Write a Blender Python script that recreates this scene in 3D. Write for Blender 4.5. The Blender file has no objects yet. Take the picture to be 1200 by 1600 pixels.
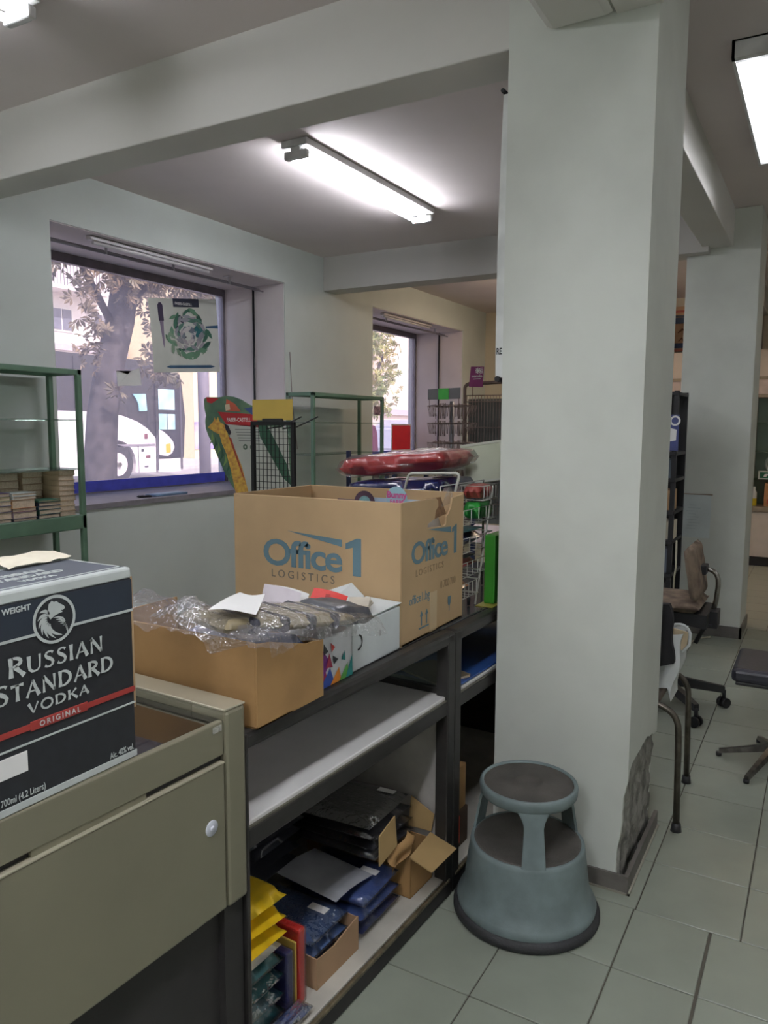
import bpy, bmesh, math, random
from mathutils import Vector, Matrix, noise
random.seed(7)
C = bpy.context.scene.collection
SC = bpy.context.scene
R = math.radians
# ------------------------------------------------------------------ camera, sky, sun, exposure
F_PX, YAW, PITCH, ROLL = 1192.84, 0.522380, 0.110721, -0.003955
cam_d = bpy.data.cameras.new('camera'); cam = bpy.data.objects.new('camera', cam_d); C.objects.link(cam)
cam_d.sensor_fit = 'HORIZONTAL'; cam_d.sensor_width = 36.0; cam_d.lens = F_PX * 36.0 / 1200.0
cam_d.clip_start = 0.05; cam_d.clip_end = 400
fw = Vector((math.cos(PITCH)*math.cos(YAW), math.cos(PITCH)*math.sin(YAW), -math.sin(PITCH)))
rt = Vector((math.sin(YAW), -math.cos(YAW), 0)); dn = fw.cross(rt)
r2 = math.cos(ROLL)*rt + math.sin(ROLL)*dn; d2 = -math.sin(ROLL)*rt + math.cos(ROLL)*dn
mw = Matrix.Identity(4)
for i in range(3):
    mw[i][0] = r2[i]; mw[i][1] = -d2[i]; mw[i][2] = -fw[i]
mw[0][3], mw[1][3], mw[2][3] = 0, 0, 1.55
cam.matrix_world = mw
SC.camera = cam
SC.view_settings.view_transform = 'Standard'; SC.view_settings.look = 'None'
SC.view_settings.gamma = 1.0; SC.view_settings.use_curve_mapping = False
SC.view_settings.exposure = 0.80
SKY, SUN, TUBE = 0.24, 4.2, 36.0
w = bpy.data.worlds.new('sky'); SC.world = w; w.use_nodes = True
nt = w.node_tree; nt.nodes.clear()
sky = nt.nodes.new('ShaderNodeTexSky'); sky.sky_type = 'NISHITA'; sky.sun_disc = False
sky.sun_elevation = R(48); sky.sun_rotation = R(190); sky.dust_density = 3.0; sky.air_density = 1.4
bg = nt.nodes.new('ShaderNodeBackground'); bg.inputs[1].default_value = SKY
wo = nt.nodes.new('ShaderNodeOutputWorld'); nt.links.new(sky.outputs[0], bg.inputs[0]); nt.links.new(bg.outputs[0], wo.inputs[0])
sd = bpy.data.lights.new('sun', 'SUN'); sd.energy = SUN; sd.angle = R(1.0); sd.color = (1.0, 0.93, 0.84)
so = bpy.data.objects.new('sun', sd); C.objects.link(so)
so.rotation_euler = Vector((0.30, 0.72, -0.80)).to_track_quat('-Z', 'Y').to_euler()
try: SC.cycles.use_denoising = True
except Exception: pass
SC.cycles.max_bounces = 10; SC.cycles.diffuse_bounces = 6; SC.cycles.transparent_max_bounces = 24
SC.cycles.sample_clamp_indirect = 4.0

# ------------------------------------------------------------------ materials
def lin(v):
    v /= 255.0
    return v/12.92 if v <= 0.04045 else ((v+0.055)/1.055)**2.4
def col(c): return (lin(c[0]), lin(c[1]), lin(c[2]), 1)
def hexc(h): return tuple(int(h[i:i+2], 16) for i in (0, 2, 4))
MATS = {}
def mat(key, c, rough=0.6, metal=0.0, var=0.10, scale=8.0, bump=0.0, bscale=60.0, spec=0.5, c2=None, trans=0.0, coat=0.0):
    """principled material; colour varies a little with a noise so that nothing is flat"""
    if key in MATS: return MATS[key]
    if isinstance(c, str): c = hexc(c)
    m = bpy.data.materials.new(key); m.use_nodes = True; n = m.node_tree.nodes; l = m.node_tree.links
    b = n['Principled BSDF']; b.inputs['Roughness'].default_value = rough; b.inputs['Metallic'].default_value = metal
    b.inputs['Specular IOR Level'].default_value = spec
    if coat: b.inputs['Coat Weight'].default_value = coat; b.inputs['Coat Roughness'].default_value = 0.12
    if trans: b.inputs['Transmission Weight'].default_value = trans
    tc = n.new('ShaderNodeTexCoord'); nz = n.new('ShaderNodeTexNoise'); nz.inputs['Scale'].default_value = scale; nz.inputs['Detail'].default_value = 6
    l.new(tc.outputs['Object'], nz.inputs['Vector'])
    mx = n.new('ShaderNodeMix'); mx.data_type = 'RGBA'
    base = col(c); o = col(hexc(c2) if isinstance(c2, str) else c2) if c2 else tuple(x*(1-2.2*var) for x in base[:3]) + (1,)
    rp = n.new('ShaderNodeMapRange'); rp.inputs[1].default_value = 0.38; rp.inputs[2].default_value = 0.68
    l.new(nz.outputs['Fac'], rp.inputs[0]); l.new(rp.outputs[0], mx.inputs[0])
    mx.inputs[6].default_value = base; mx.inputs[7].default_value = o
    l.new(mx.outputs[2], b.inputs['Base Color'])
    if bump:
        n2 = n.new('ShaderNodeTexNoise'); n2.inputs['Scale'].default_value = bscale; n2.inputs['Detail'].default_value = 4
        bp = n.new('ShaderNodeBump'); bp.inputs['Strength'].default_value = bump; bp.inputs['Distance'].default_value = 0.01
        l.new(tc.outputs['Object'], n2.inputs['Vector']); l.new(n2.outputs['Fac'], bp.inputs['Height']); l.new(bp.outputs[0], b.inputs['Normal'])
    MATS[key] = m; return m
def emat(key, c, s):
    if key in MATS: return MATS[key]
    m = bpy.data.materials.new(key); m.use_nodes = True; n = m.node_tree.nodes; n.clear()
    e = n.new('ShaderNodeEmission'); e.inputs[0].default_value = col(c); e.inputs[1].default_value = s
    o = n.new('ShaderNodeOutputMaterial'); m.node_tree.links.new(e.outputs[0], o.inputs[0]); MATS[key] = m; return m
def film(key, tint=(255, 255, 255), gloss=0.18, haze=0.06, rough=0.12, bump=0.0, bscale=30, hazecol=(235, 232, 240)):
    """clear sheet: transparent, a glossy share and a little dust that scatters light"""
    if key in MATS: return MATS[key]
    m = bpy.data.materials.new(key); m.use_nodes = True; n = m.node_tree.nodes; l = m.node_tree.links; n.clear()
    t = n.new('ShaderNodeBsdfTransparent'); t.inputs[0].default_value = col(tint)
    g = n.new('ShaderNodeBsdfGlossy'); g.inputs['Roughness'].default_value = rough
    d = n.new('ShaderNodeBsdfTranslucent'); d.inputs[0].default_value = col(hazecol)
    d1 = n.new('ShaderNodeBsdfDiffuse'); d1.inputs[0].default_value = col(hazecol)
    ad = n.new('ShaderNodeMixShader'); ad.inputs[0].default_value = 0.5; l.new(d.outputs[0], ad.inputs[1]); l.new(d1.outputs[0], ad.inputs[2])
    m1 = n.new('ShaderNodeMixShader'); m1.inputs[0].default_value = haze; l.new(t.outputs[0], m1.inputs[1]); l.new(ad.outputs[0], m1.inputs[2])
    lw = n.new('ShaderNodeLayerWeight'); lw.inputs[0].default_value = 0.35
    mr = n.new('ShaderNodeMapRange'); mr.inputs[3].default_value = gloss*0.35; mr.inputs[4].default_value = min(1, gloss*2.5)
    l.new(lw.outputs['Fresnel'], mr.inputs[0])
    m2 = n.new('ShaderNodeMixShader'); l.new(mr.outputs[0], m2.inputs[0]); l.new(m1.outputs[0], m2.inputs[1]); l.new(g.outputs[0], m2.inputs[2])
    if bump:
        tc = n.new('ShaderNodeTexCoord'); nz = n.new('ShaderNodeTexNoise'); nz.inputs['Scale'].default_value = bscale
        bp = n.new('ShaderNodeBump'); bp.inputs['Strength'].default_value = bump; bp.inputs['Distance'].default_value = 0.02
        l.new(tc.outputs['Object'], nz.inputs['Vector']); l.new(nz.outputs['Fac'], bp.inputs['Height']); l.new(bp.outputs[0], g.inputs['Normal']); 
    o = n.new('ShaderNodeOutputMaterial'); l.new(m2.outputs[0], o.inputs[0]); MATS[key] = m; return m
def floor_mat(key):
    m = bpy.data.materials.new(key); m.use_nodes = True; n = m.node_tree.nodes; l = m.node_tree.links
    b = n['Principled BSDF']; b.inputs['Roughness'].default_value = 0.42
    tc = n.new('ShaderNodeTexCoord'); br = n.new('ShaderNodeTexBrick'); br.offset = 0; br.squash = 1
    br.inputs['Scale'].default_value = 1.0; br.inputs['Brick Width'].default_value = 0.31; br.inputs['Row Height'].default_value = 0.31
    br.inputs['Mortar Size'].default_value = 0.003; br.inputs['Mortar Smooth'].default_value = 0.1
    br.inputs['Color1'].default_value = col((150, 154, 142)); br.inputs['Color2'].default_value = col((158, 160, 148)); br.inputs['Mortar'].default_value = col((95, 94, 86))
    l.new(tc.outputs['Object'], br.inputs['Vector']); l.new(br.outputs['Color'], b.inputs['Base Color']); return m

# ------------------------------------------------------------------ shape helpers (all in world coordinates)
def NB(): return bmesh.new()
def hexa(bm, P):
    v = [bm.verts.new(p) for p in P]
    for f in ((0,3,2,1),(4,5,6,7),(0,1,5,4),(1,2,6,5),(2,3,7,6),(3,0,4,7)): bm.faces.new([v[i] for i in f])
def box(bm, x0, x1, y0, y1, z0, z1, M=None):
    P = [Vector(p) for p in ((x0,y0,z0),(x1,y0,z0),(x1,y1,z0),(x0,y1,z0),(x0,y0,z1),(x1,y0,z1),(x1,y1,z1),(x0,y1,z1))]
    hexa(bm, [M @ p for p in P] if M else P)
def rbox(bm, x0, x1, y0, y1, z0, z1, r=0.005, M=None, seg=2):
    """box with rounded edges"""
    b = bmesh.new(); box(b, x0, x1, y0, y1, z0, z1)
    r = min(r, 0.49*min(x1-x0, y1-y0, z1-z0))
    bmesh.ops.bevel(b, geom=list(b.edges), offset=r, segments=seg, affect='EDGES', profile=0.5)
    if M: b.transform(M)
    merge(bm, b)
def merge(bm, b):
    mp = {}
    for v in b.verts: mp[v] = bm.verts.new(v.co)
    for f in b.faces:
        try: nf = bm.faces.new([mp[v] for v in f.verts]); nf.smooth = f.smooth; nf.material_index = f.material_index
        except ValueError: pass
    b.free()
def tube(bm, pts, r, n=8, cap=True, closed=False):
    pts = [Vector(p) for p in pts]; rings = []; k = len(pts)
    rr = r if isinstance(r, (list, tuple)) else [r]*k
    prev = None
    for i, p in enumerate(pts):
        if closed: t = (pts[(i+1) % k] - pts[i-1]).normalized()
        elif i == 0: t = (pts[1]-p).normalized()
        elif i == k-1: t = (p-pts[-2]).normalized()
        else: t = ((p-pts[i-1]).normalized() + (pts[i+1]-p).normalized()).normalized()
        if prev is None:
            a = Vector((0,0,1)) if abs(t.z) < 0.9 else Vector((1,0,0))
            u = t.cross(a).normalized()
        else: u = (prev - t*prev.dot(t)).normalized()
        prev = u; v = t.cross(u)
        rings.append([bm.verts.new(p + rr[i]*(math.cos(2*math.pi*j/n)*u + math.sin(2*math.pi*j/n)*v)) for j in range(n)])
    for i in range(k if closed else k-1):
        A, B = rings[i], rings[(i+1) % k]
        for j in range(n):
            f = bm.faces.new((A[j], A[(j+1)%n], B[(j+1)%n], B[j])); f.smooth = True
    if cap and not closed:
        bm.faces.new(rings[0][::-1]); bm.faces.new(rings[-1])
def arc(p0, p1, p2, n=6):
    p0, p1, p2 = Vector(p0), Vector(p1), Vector(p2)
    return [(1-t)**2*p0 + 2*t*(1-t)*p1 + t*t*p2 for t in [i/n for i in range(n+1)]]
def lathe(bm, prof, c, n=48, a0=0, a1=2*math.pi):
    full = abs(a1-a0-2*math.pi) < 1e-6; m = n if full else n+1
    rings = [[bm.verts.new((c[0]+r*math.cos(a0+(a1-a0)*j/n), c[1]+r*math.sin(a0+(a1-a0)*j/n), c[2]+z)) for j in range(m)] for r, z in prof]
    for i in range(len(rings)-1):
        for j in range(n):
            f = bm.faces.new((rings[i][j], rings[i][(j+1) % m], rings[i+1][(j+1) % m], rings[i+1][j])); f.smooth = True
def disc(bm, c, r, n=40, up=1):
    v = [bm.verts.new((c[0]+r*math.cos(2*math.pi*j/n), c[1]+r*math.sin(2*math.pi*j/n), c[2])) for j in range(n)]
    bm.faces.new(v if up > 0 else v[::-1])
def plate(bm, pts, o, u, v, th):
    """flat outline (2-D points in the plane o,u,v) given a thickness against the normal u x v"""
    o, u, v = Vector(o), Vector(u).normalized(), Vector(v).normalized(); nn = u.cross(v)
    A = [bm.verts.new(o+a*u+b*v) for a, b in pts]; B = [bm.verts.new(o+a*u+b*v-nn*th) for a, b in pts]
    k = len(pts); bm.faces.new(A); bm.faces.new(B[::-1])
    for i in range(k): bm.faces.new((A[i], B[i], B[(i+1)%k], A[(i+1)%k]))
def slabpack(bm, sx, sy, sz, M, bulge=0.25, nz=0.004, seed=0, nx=12, ny=10):
    """soft flat packet: bulging top, wavy outline"""
    tops, bots = [], []
    for s, arr in ((1, tops), (-1, bots)):
        for i in range(nx+1):
            row = []
            for j in range(ny+1):
                a, b = i/nx*2-1, j/ny*2-1
                e = (max(0, 1-abs(a)**6)*max(0, 1-abs(b)**6))**0.5
                q = noise.noise(Vector((a*2.1+seed*3.7, b*2.3-seed*1.3, s*1.7+seed)))
                z = s*sz/2*((1-bulge)*min(1, e*4)+bulge*e) + nz*q*e
                row.append(bm.verts.new(M @ Vector((a*sx/2*(1+0.012*q), b*sy/2*(1+0.012*q), z))))
            arr.append(row)
    for arr, fl in ((tops, 0), (bots, 1)):
        for i in range(nx):
            for j in range(ny):
                q = (arr[i][j], arr[i+1][j], arr[i+1][j+1], arr[i][j+1]); f = bm.faces.new(q[::-1] if fl else q); f.smooth = True
    def edge(P, Q):
        for i in range(len(P)-1):
            f = bm.faces.new((P[i], Q[i], Q[i+1], P[i+1])); f.smooth = True
    edge([r[0] for r in tops][::-1], [r[0] for r in bots][::-1]); edge([r[-1] for r in tops], [r[-1] for r in bots])
    edge(tops[0], bots[0]); edge(tops[-1][::-1], bots[-1][::-1])
def sheet(bm, fn, nu, nv, smooth=True):
    V = [[bm.verts.new(fn(i/nu, j/nv)) for j in range(nv+1)] for i in range(nu+1)]
    for i in range(nu):
        for j in range(nv):
            f = bm.faces.new((V[i][j], V[i+1][j], V[i+1][j+1], V[i][j+1])); f.smooth = smooth
WM = {}
def mesh_obj(name, bm, m, M=None):
    if M: bm.transform(M.inverted())
    bmesh.ops.recalc_face_normals(bm, faces=bm.faces)
    me = bpy.data.meshes.new(name); bm.to_mesh(me); bm.free()
    for x in (m if isinstance(m, (list, tuple)) else [m]): me.materials.append(x)
    o = bpy.data.objects.new(name, me); C.objects.link(o); return o
def part(name, bm, m, parent, label=None):
    o = mesh_obj(name, bm, m, WM.get(parent.name)); o.parent = parent
    if label: o['label'] = label
    WM[o.name] = WM.get(parent.name, Matrix.Identity(4)); return o
def thing(name, label, cat, loc=(0,0,0), rz=0, group=None):
    o = bpy.data.objects.new(name, None); C.objects.link(o); o.empty_display_size = 0.05
    o.location = loc; o.rotation_euler = (0, 0, rz)
    WM[o.name] = Matrix.Translation(loc) @ Matrix.Rotation(rz, 4, 'Z')
    o['label'] = label; o['category'] = cat
    if group: o['group'] = group
    return o
def solo(name, bm, m, label, cat, loc, group=None):
    M = Matrix.Translation(loc); o = mesh_obj(name, bm, m, M); o.location = loc; WM[o.name] = M
    o['label'] = label; o['category'] = cat
    if group: o['group'] = group
    return o
def struct(name, bm, m, label=None):
    o = mesh_obj(name, bm, m); o['kind'] = 'structure'; WM[o.name] = Matrix.Identity(4)
    if label: o['label'] = label
    return o
def text(name, s, size, o, u, v, m, parent, align='LEFT', bold=0.0, ext=0.0004, sx=1.0, space=1.0, shear=0.0):
    cu = bpy.data.curves.new(name, 'FONT'); cu.body = s; cu.size = size; cu.align_x = align; cu.offset = bold; cu.extrude = ext
    cu.space_character = space; cu.shear = shear; cu.resolution_u = 4
    tmp = bpy.data.objects.new(name+'_curve', cu); me = bpy.data.meshes.new_from_object(tmp); bpy.data.objects.remove(tmp)
    me.materials.clear(); me.materials.append(m); t = bpy.data.objects.new(name, me); C.objects.link(t); WM[t.name] = Matrix.Identity(4)
    u, v = Vector(u).normalized(), Vector(v).normalized(); n = u.cross(v); M = Matrix.Identity(4)
    for i in range(3): M[i][0], M[i][1], M[i][2], M[i][3] = u[i]*sx, v[i], n[i], Vector(o)[i]
    M = WM[parent.name].inverted() @ M
    t.parent = parent; t.matrix_local = M
    return t
def stroke(bm, pts, wd, o, u, v, th=0.0005, n=None):
    """a brush stroke: 2-D centre line with a width at each point, as a thin raised ribbon"""
    o, u, v = Vector(o), Vector(u), Vector(v); nn = u.cross(v); L, Rr = [], []
    k = len(pts)
    for i, p in enumerate(pts):
        a = pts[max(0, i-1)]; b = pts[min(k-1, i+1)]; d = Vector((b[0]-a[0], b[1]-a[1])); d.normalize(); q = Vector((-d.y, d.x))*wd[i]/2
        L.append(bm.verts.new(o+u*(p[0]+q.x)+v*(p[1]+q.y)+nn*th)); Rr.append(bm.verts.new(o+u*(p[0]-q.x)+v*(p[1]-q.y)+nn*th))
    for i in range(k-1): bm.faces.new((L[i], Rr[i], Rr[i+1], L[i+1]))
def blob(bm, pts, o, u, v, th=0.0005):
    o, u, v = Vector(o), Vector(u), Vector(v); nn = u.cross(v)
    bm.faces.new([bm.verts.new(o+u*a+v*b+nn*th) for a, b in pts])
def ring2(bm, c, r0, r1, o, u, v, th=0.0005, n=40, a0=0, a1=360):
    o, u, v = Vector(o), Vector(u), Vector(v); nn = u.cross(v); A, B = [], []
    for i in range(n+1):
        t = R(a0+(a1-a0)*i/n)
        A.append(bm.verts.new(o+u*(c[0]+r0*math.cos(t))+v*(c[1]+r0*math.sin(t))+nn*th)); B.append(bm.verts.new(o+u*(c[0]+r1*math.cos(t))+v*(c[1]+r1*math.sin(t))+nn*th))
    for i in range(n): bm.faces.new((A[i], B[i], B[i+1], A[i+1]))
UX, UY, UZ = Vector((1,0,0)), Vector((0,1,0)), Vector((0,0,1))
# the counter row stands a little askew to the walls
CF = Matrix.Translation((2.144, 0.998, 0)) @ Matrix.Rotation(R(-2.3), 4, 'Z')
CU, CV = CF.to_3x3() @ UX, CF.to_3x3() @ UY
ORD = 'bottom second third fourth fifth sixth seventh eighth ninth tenth eleventh twelfth'.split()

WALL = mat('wall_paint', (206, 208, 202), 0.75, var=0.05, scale=1.6, bump=0.03, bscale=120)
WALLG = mat('wall_paint_window', (196, 202, 196), 0.8, var=0.05, scale=1.3, bump=0.03, bscale=120)
BEAMP = mat('beam_paint', (206, 204, 197), 0.8, var=0.04, scale=1.1)
CEIL = mat('ceiling_paint', (216, 206, 203), 0.85, var=0.05, scale=1.0)
PLAS = mat('pillar_plaster', (203, 206, 197), 0.7, var=0.05, scale=3.0, bump=0.08, bscale=25)
CONC = mat('bare_concrete', (150, 148, 140), 0.95, var=0.3, scale=18, bump=0.6, bscale=70)
REVEAL = mat('reveal_paint', (205, 196, 194), 0.8, var=0.05, scale=2)
GROUT = mat('grout', (88, 84, 74), 0.9)
TILE = mat('floor_tile', (144, 150, 136), 0.34, var=0.05, scale=5, bump=0.02, bscale=200)
BLACKM = mat('black_metal', (52, 50, 48), 0.42, 0.3, var=0.12, scale=20)
DARKM = mat('dark_metal', (38, 38, 40), 0.45, 0.4)
WHITEL = mat('white_laminate', (212, 210, 206), 0.35, var=0.04)
CARD = mat('cardboard', (178, 150, 112), 0.8, var=0.06, scale=5, bump=0.02)
CARD2 = mat('brown_cardboard', (160, 124, 78), 0.75, var=0.10, scale=7, bump=0.04, bscale=90)
CARDD = mat('cardboard_edge', (120, 88, 58), 0.9, var=0.2, scale=60)
GREENM = mat('green_paint', (92, 122, 100), 0.45, var=0.1)
GLASS = film('shelf_glass', (225, 238, 230), 0.25, 0.03, 0.03)
FILM = film('clear_film', (255, 255, 255), 0.22, 0.03, 0.12, bump=0.5, bscale=40)
POLY = film('poly_bag', (252, 252, 252), 0.12, 0.05, 0.12, bump=0.6, bscale=60)
PAPER = mat('white_paper', (225, 224, 220), 0.7, var=0.03)
WIREW = mat('white_wire', (200, 200, 190), 0.4, var=0.05)
CHROME = mat('worn_chrome', (150, 146, 138), 0.25, 0.9, var=0.15, scale=30)
INKBLUE = mat('printed_blue', (92, 120, 130), 0.8, var=0.05)
INKB = mat('printed_black', (30, 30, 34), 0.6)
PAGES = mat('book_pages', (196, 180, 158), 0.9, var=0.10, scale=90)

# ------------------------------------------------------------------ the room
fl_ = NB(); box(fl_, -3.2, 10.2, -4.2, 4.9, -0.20, -0.005); floor = struct('floor', fl_, GROUT)
def yrows(edges): return list(zip(edges[:-1], edges[1:]))
near = [1.07, 0.76, 0.45, 0.22, -0.09, -0.40, -0.71, -1.02]; far = [1.07, 0.756, 0.446, 0.136, -0.174, -0.484, -0.794, -1.104]
xs = [2.419+0.3105*i for i in range(-5, 14)]
tcache = {}
for i in range(len(xs)-1):
    for (ya, yb) in yrows(near if xs[i] < 2.3 else far):
        nearrow = xs[i] < 2.3
        y0 = yb + (0.0045 if nearrow and abs(yb-0.22) < 1e-6 else 0.0021); y1 = ya - (0.0045 if nearrow and abs(ya-0.22) < 1e-6 else 0.0021)
        wx, wy = xs[1]-xs[0]-0.0042, y1-y0
        key = round(wy, 4)
        if key not in tcache:
            b = NB(); rbox(b, -wx/2, wx/2, -wy/2, wy/2, -0.006, 0.0, 0.0016, seg=1)
            o = mesh_obj('tile', b, TILE); tcache[key] = o.data
        else:
            o = bpy.data.objects.new('tile', tcache[key]); C.objects.link(o)
        o.location = ((xs[i]+xs[i+1])/2, (y0+y1)/2, random.uniform(-0.0006, 0)); o.parent = floor
X0, X1 = xs[0], xs[-1]
b = NB()
box(b, X1, 10.2, -4.2, 4.9, -0.05, 0.0); box(b, -3.2, X0, -4.2, 4.9, -0.05, 0.0)
box(b, X0, X1, 1.072, 4.9, -0.05, 0.0); box(b, X0, X1, -4.2, -1.106, -0.05, 0.0)
o = part('tile_field', b, floor_mat('tile_field'), floor); o['kind'] = 'stuff'
b = NB(); box(b, -3.2, 10.2, -4.2, 4.9, 3.1, 3.45); struct('ceiling', b, CEIL)
SOF, SILL, WY, WG = 2.78, 1.04, 4.11, 4.80
W1 = (3.105, 5.41); W2 = (6.89, 9.15)
b = NB()
for a, c_ in ((-3.2, W1[0]), (W1[1], W2[0]), (W2[1], 10.2)): box(b, a, c_, WY, 4.9, 0, 3.1)
for a, c_ in (W1, W2): box(b, a, c_, WY, 4.9, 0, SILL); box(b, a, c_, WY, 4.9, SOF, 3.1)
struct('wall_left', b, WALLG)
WARM = mat('wall_paint_back', (205, 196, 176), 0.8, var=0.05, scale=1.3)
b = NB(); box(b, 9.9, 10.2, -4.2, 4.11, 0, 3.1); struct('wall_back', b, WARM)
b = NB(); box(b, -3.2, 10.2, -4.4, -4.1, 0, 3.1); struct('wall_right', b, WALL)
b = NB(); box(b, -3.4, -3.1, -4.2, 4.9, 0, 3.1); struct('wall_front', b, WALL)
# beams: across to the window wall at each pillar row, and along the pillar line
def beam(x0, x1, y0, y1, z0, r=0.02, m=BEAMP):
    b = NB(); rbox(b, x0, x1, y0, y1, z0, 3.13, r, seg=2); return struct('beam', b, m)
beam(2.50, 2.71, 0.90, 4.15, 2.78, 0.006)
beam(6.00, 6.22, 0.80, 4.15, 2.80, 0.006, mat('beam_paint_darker', (188, 186, 180), 0.8, var=0.04, scale=1.1))  # same beam paint, copied darker for the second cross beam
beam(-3.2, 2.50, 0.625, 0.845, 2.795, 0.03)
beam(-3.2, 2.50, 0.49, 0.626, 2.80, 0.004)
beam(2.98, 6.12, 0.65, 0.85, 2.84, 0.006)
beam(6.5, 9.95, 0.65, 0.85, 2.84, 0.006)

# front pillar: rough concrete core, plaster skin broken away at the foot of its aisle corner
b = NB()
box(b, 2.507, 2.99, 0.515, 0.97, 0.50, 3.1)
def core(u, v):   # rough face under the lost plaster, facing the aisle
    x = 2.512+u*0.478; z = v*0.52
    return Vector((x, 0.519+0.012*noise.noise(Vector((x*14, z*14, 1)))+0.006*noise.noise(Vector((x*50, z*50, 4))), z))
sheet(b, core, 40, 44)
def core2(u, v):
    y = 0.519+u*0.06; z = v*0.52
    return Vector((2.512+0.010*noise.noise(Vector((y*16, z*14, 7)))*(1-u*0.3), y, z))
sheet(b, core2, 6, 44)
pil = struct('pillar', b, CONC, 'front pillar')
def ragged(p, q, n, amp, seed):
    o = []
    for i in range(n):
        t = i/n; a = amp*noise.noise(Vector((t*9+seed, seed, 0))) + 0.4*amp*noise.noise(Vector((t*31+seed, 2, 0)))
        d = Vector((q[0]-p[0], q[1]-p[1])); d.normalize()
        o.append((p[0]+(q[0]-p[0])*t - d.y*a, p[1]+(q[1]-p[1])*t + d.x*a))
    return o
b = NB()
# front face (towards the camera): u = -Y, v = Z ; corner at u=0.47
e = [(0, 0.0), (0.442, 0.0)] + ragged((0.442, 0.03), (0.440, 0.10), 4, 0.006, 1) + ragged((0.440, 0.10), (0.452, 0.20), 6, 0.008, 2) + ragged((0.452, 0.20), (0.457, 0.33), 7, 0.007, 5) + ragged((0.457, 0.33), (0.47, 0.40), 4, 0.004, 9) + [(0.47, 0.41), (0.47, 3.1), (0, 3.1)]
plate(b, e, (2.49, 0.97, 0), -UY, UZ, 0.020)
# aisle face: u = X, v = Z
e = [(0.0205, 3.1), (0.0205, 0.415)] + ragged((0.0205, 0.415), (0.06, 0.43), 3, 0.006, 3) + ragged((0.06, 0.43), (0.30, 0.435), 9, 0.012, 11) + ragged((0.30, 0.435), (0.50, 0.385), 8, 0.012, 4) + [(0.50, 0.385), (0.50, 3.1)]
plate(b, e[::-1], (2.49, 0.50, 0), UX, UZ, 0.018)
box(b, 2.5105, 2.99, 0.9502, 0.97, 0, 3.1); box(b, 2.9702, 2.99, 0.5185, 0.95, 0, 3.1)
part('plaster', b, PLAS, pil)
SKIRT = mat('skirting_tile', (104, 100, 94), 0.5, var=0.15, scale=14)
b = NB()
box(b, 2.481, 2.491, 0.485, 0.97, 0, 0.062); box(b, 2.4912, 3.0, 0.485, 0.499, 0, 0.062)
part('baseboard', b, SKIRT, pil)
b = NB(); box(b, 2.476, 2.482, 0.478, 0.97, 0, 0.006); box(b, 2.476, 3.0, 0.478, 0.486, 0, 0.006); part('mortar_bead', b, mat('mortar_bead', (150, 146, 132), 0.9), pil)
# far pillar
b = NB(); rbox(b, 6.10, 6.60, 0.47, 0.96, 0, 3.1, 0.006); pil2 = struct('pillar', b, PLAS, 'far pillar')
b = NB(); box(b, 6.088, 6.11, 0.458, 0.96, 0, 0.085); box(b, 6.088, 6.6, 0.458, 0.474, 0, 0.085); part('baseboard', b, SKIRT, pil2)

# windows: frame, dusty pane, blue sticker band, header
WFR = mat('window_frame_metal', (128, 122, 128), 0.45, 0.5)
PANE = film('dusty_pane', (246, 242, 250), 0.05, 0.16, 0.04, hazecol=(232, 224, 240))
BLUEV = mat('blue_sticker', (74, 80, 186), 0.5, var=0.12, scale=10)
for k, (a, c_) in enumerate((W1, W2)):
    b = NB()
    box(b, a, c_, WG-0.02, WG+0.03, SOF-0.07, SOF); box(b, a, c_, WG-0.02, WG+0.03, SILL-0.02, SILL+0.012)
    box(b, c_-0.035, c_, WG-0.02, WG+0.03, SILL, SOF-0.07); box(b, a, a+0.035, WG-0.02, WG+0.03, SILL, SOF-0.07)
    wn = struct('window_%d' % (k+1), b, WFR)
    b = NB(); box(b, a+0.03, c_-0.03, WG, WG+0.006, SILL+0.01, SOF-0.06); part('pane', b, PANE, wn)
    b = NB(); box(b, a+0.035, c_-0.035, WG-0.006, WG-0.002, SILL+0.012, SILL+0.095 if k == 0 else 1.255); part('sticker_band', b, BLUEV, wn, 'blue sticker band along the foot of the pane')
    b = NB(); box(b, a-0.004, c_+0.004, WY-0.015, WG-0.01, SILL-0.03, SILL+0.004); part('window_sill', b, mat('sill_stone', (126, 122, 128), 0.5, var=0.12, scale=12), wn)
    b = NB(); box(b, c_-0.006, c_+0.001, WY+0.01, WG-0.02, SILL+0.004, SOF); box(b, a-0.001, c_, WY+0.01, WG-0.02, SOF-0.006, SOF+0.001); part('reveal', b, REVEAL, wn)
    b = NB(); tube(b, [(c_-0.02, 4.44, SILL+0.01), (c_-0.02, 4.44, SOF-0.01)], 0.010, 6); part('track_post', b, DARKM, wn)
    b = NB(); tube(b, [(a+0.02, 4.30, 2.712), (c_-0.06, 4.30, 2.712)], 0.008, 6); tube(b, [(a+0.02, 4.34, 2.735), (c_-0.06, 4.34, 2.735)], 0.006, 6); rod = part('curtain_rod', b, mat('grey_rod', (150, 146, 150), 0.35, 0.7), wn)
    for xb in ((3.68, 4.30, 4.92) if k == 0 else (7.50, 8.72)):
        b = NB(); box(b, xb-0.006, xb+0.006, 4.292, 4.308, 2.705, SOF-0.006); box(b, xb-0.02, xb+0.02, 4.28, 4.35, SOF-0.012, SOF-0.006); part('bracket', b, mat('bracket_metal', (190, 188, 188), 0.3, 0.8), rod)
b = NB(); tube(b, [(5.47, 4.105, 2.2), (5.50, 4.105, 1.75), (5.56, 4.10, 1.35)], 0.004, 5)
solo('power_cable', b, mat('grey_cable', (150, 140, 136), 0.6), 'thin grey cable running down the wall beside the large window', 'cable', (5.47, 4.1, 1.35))
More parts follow.
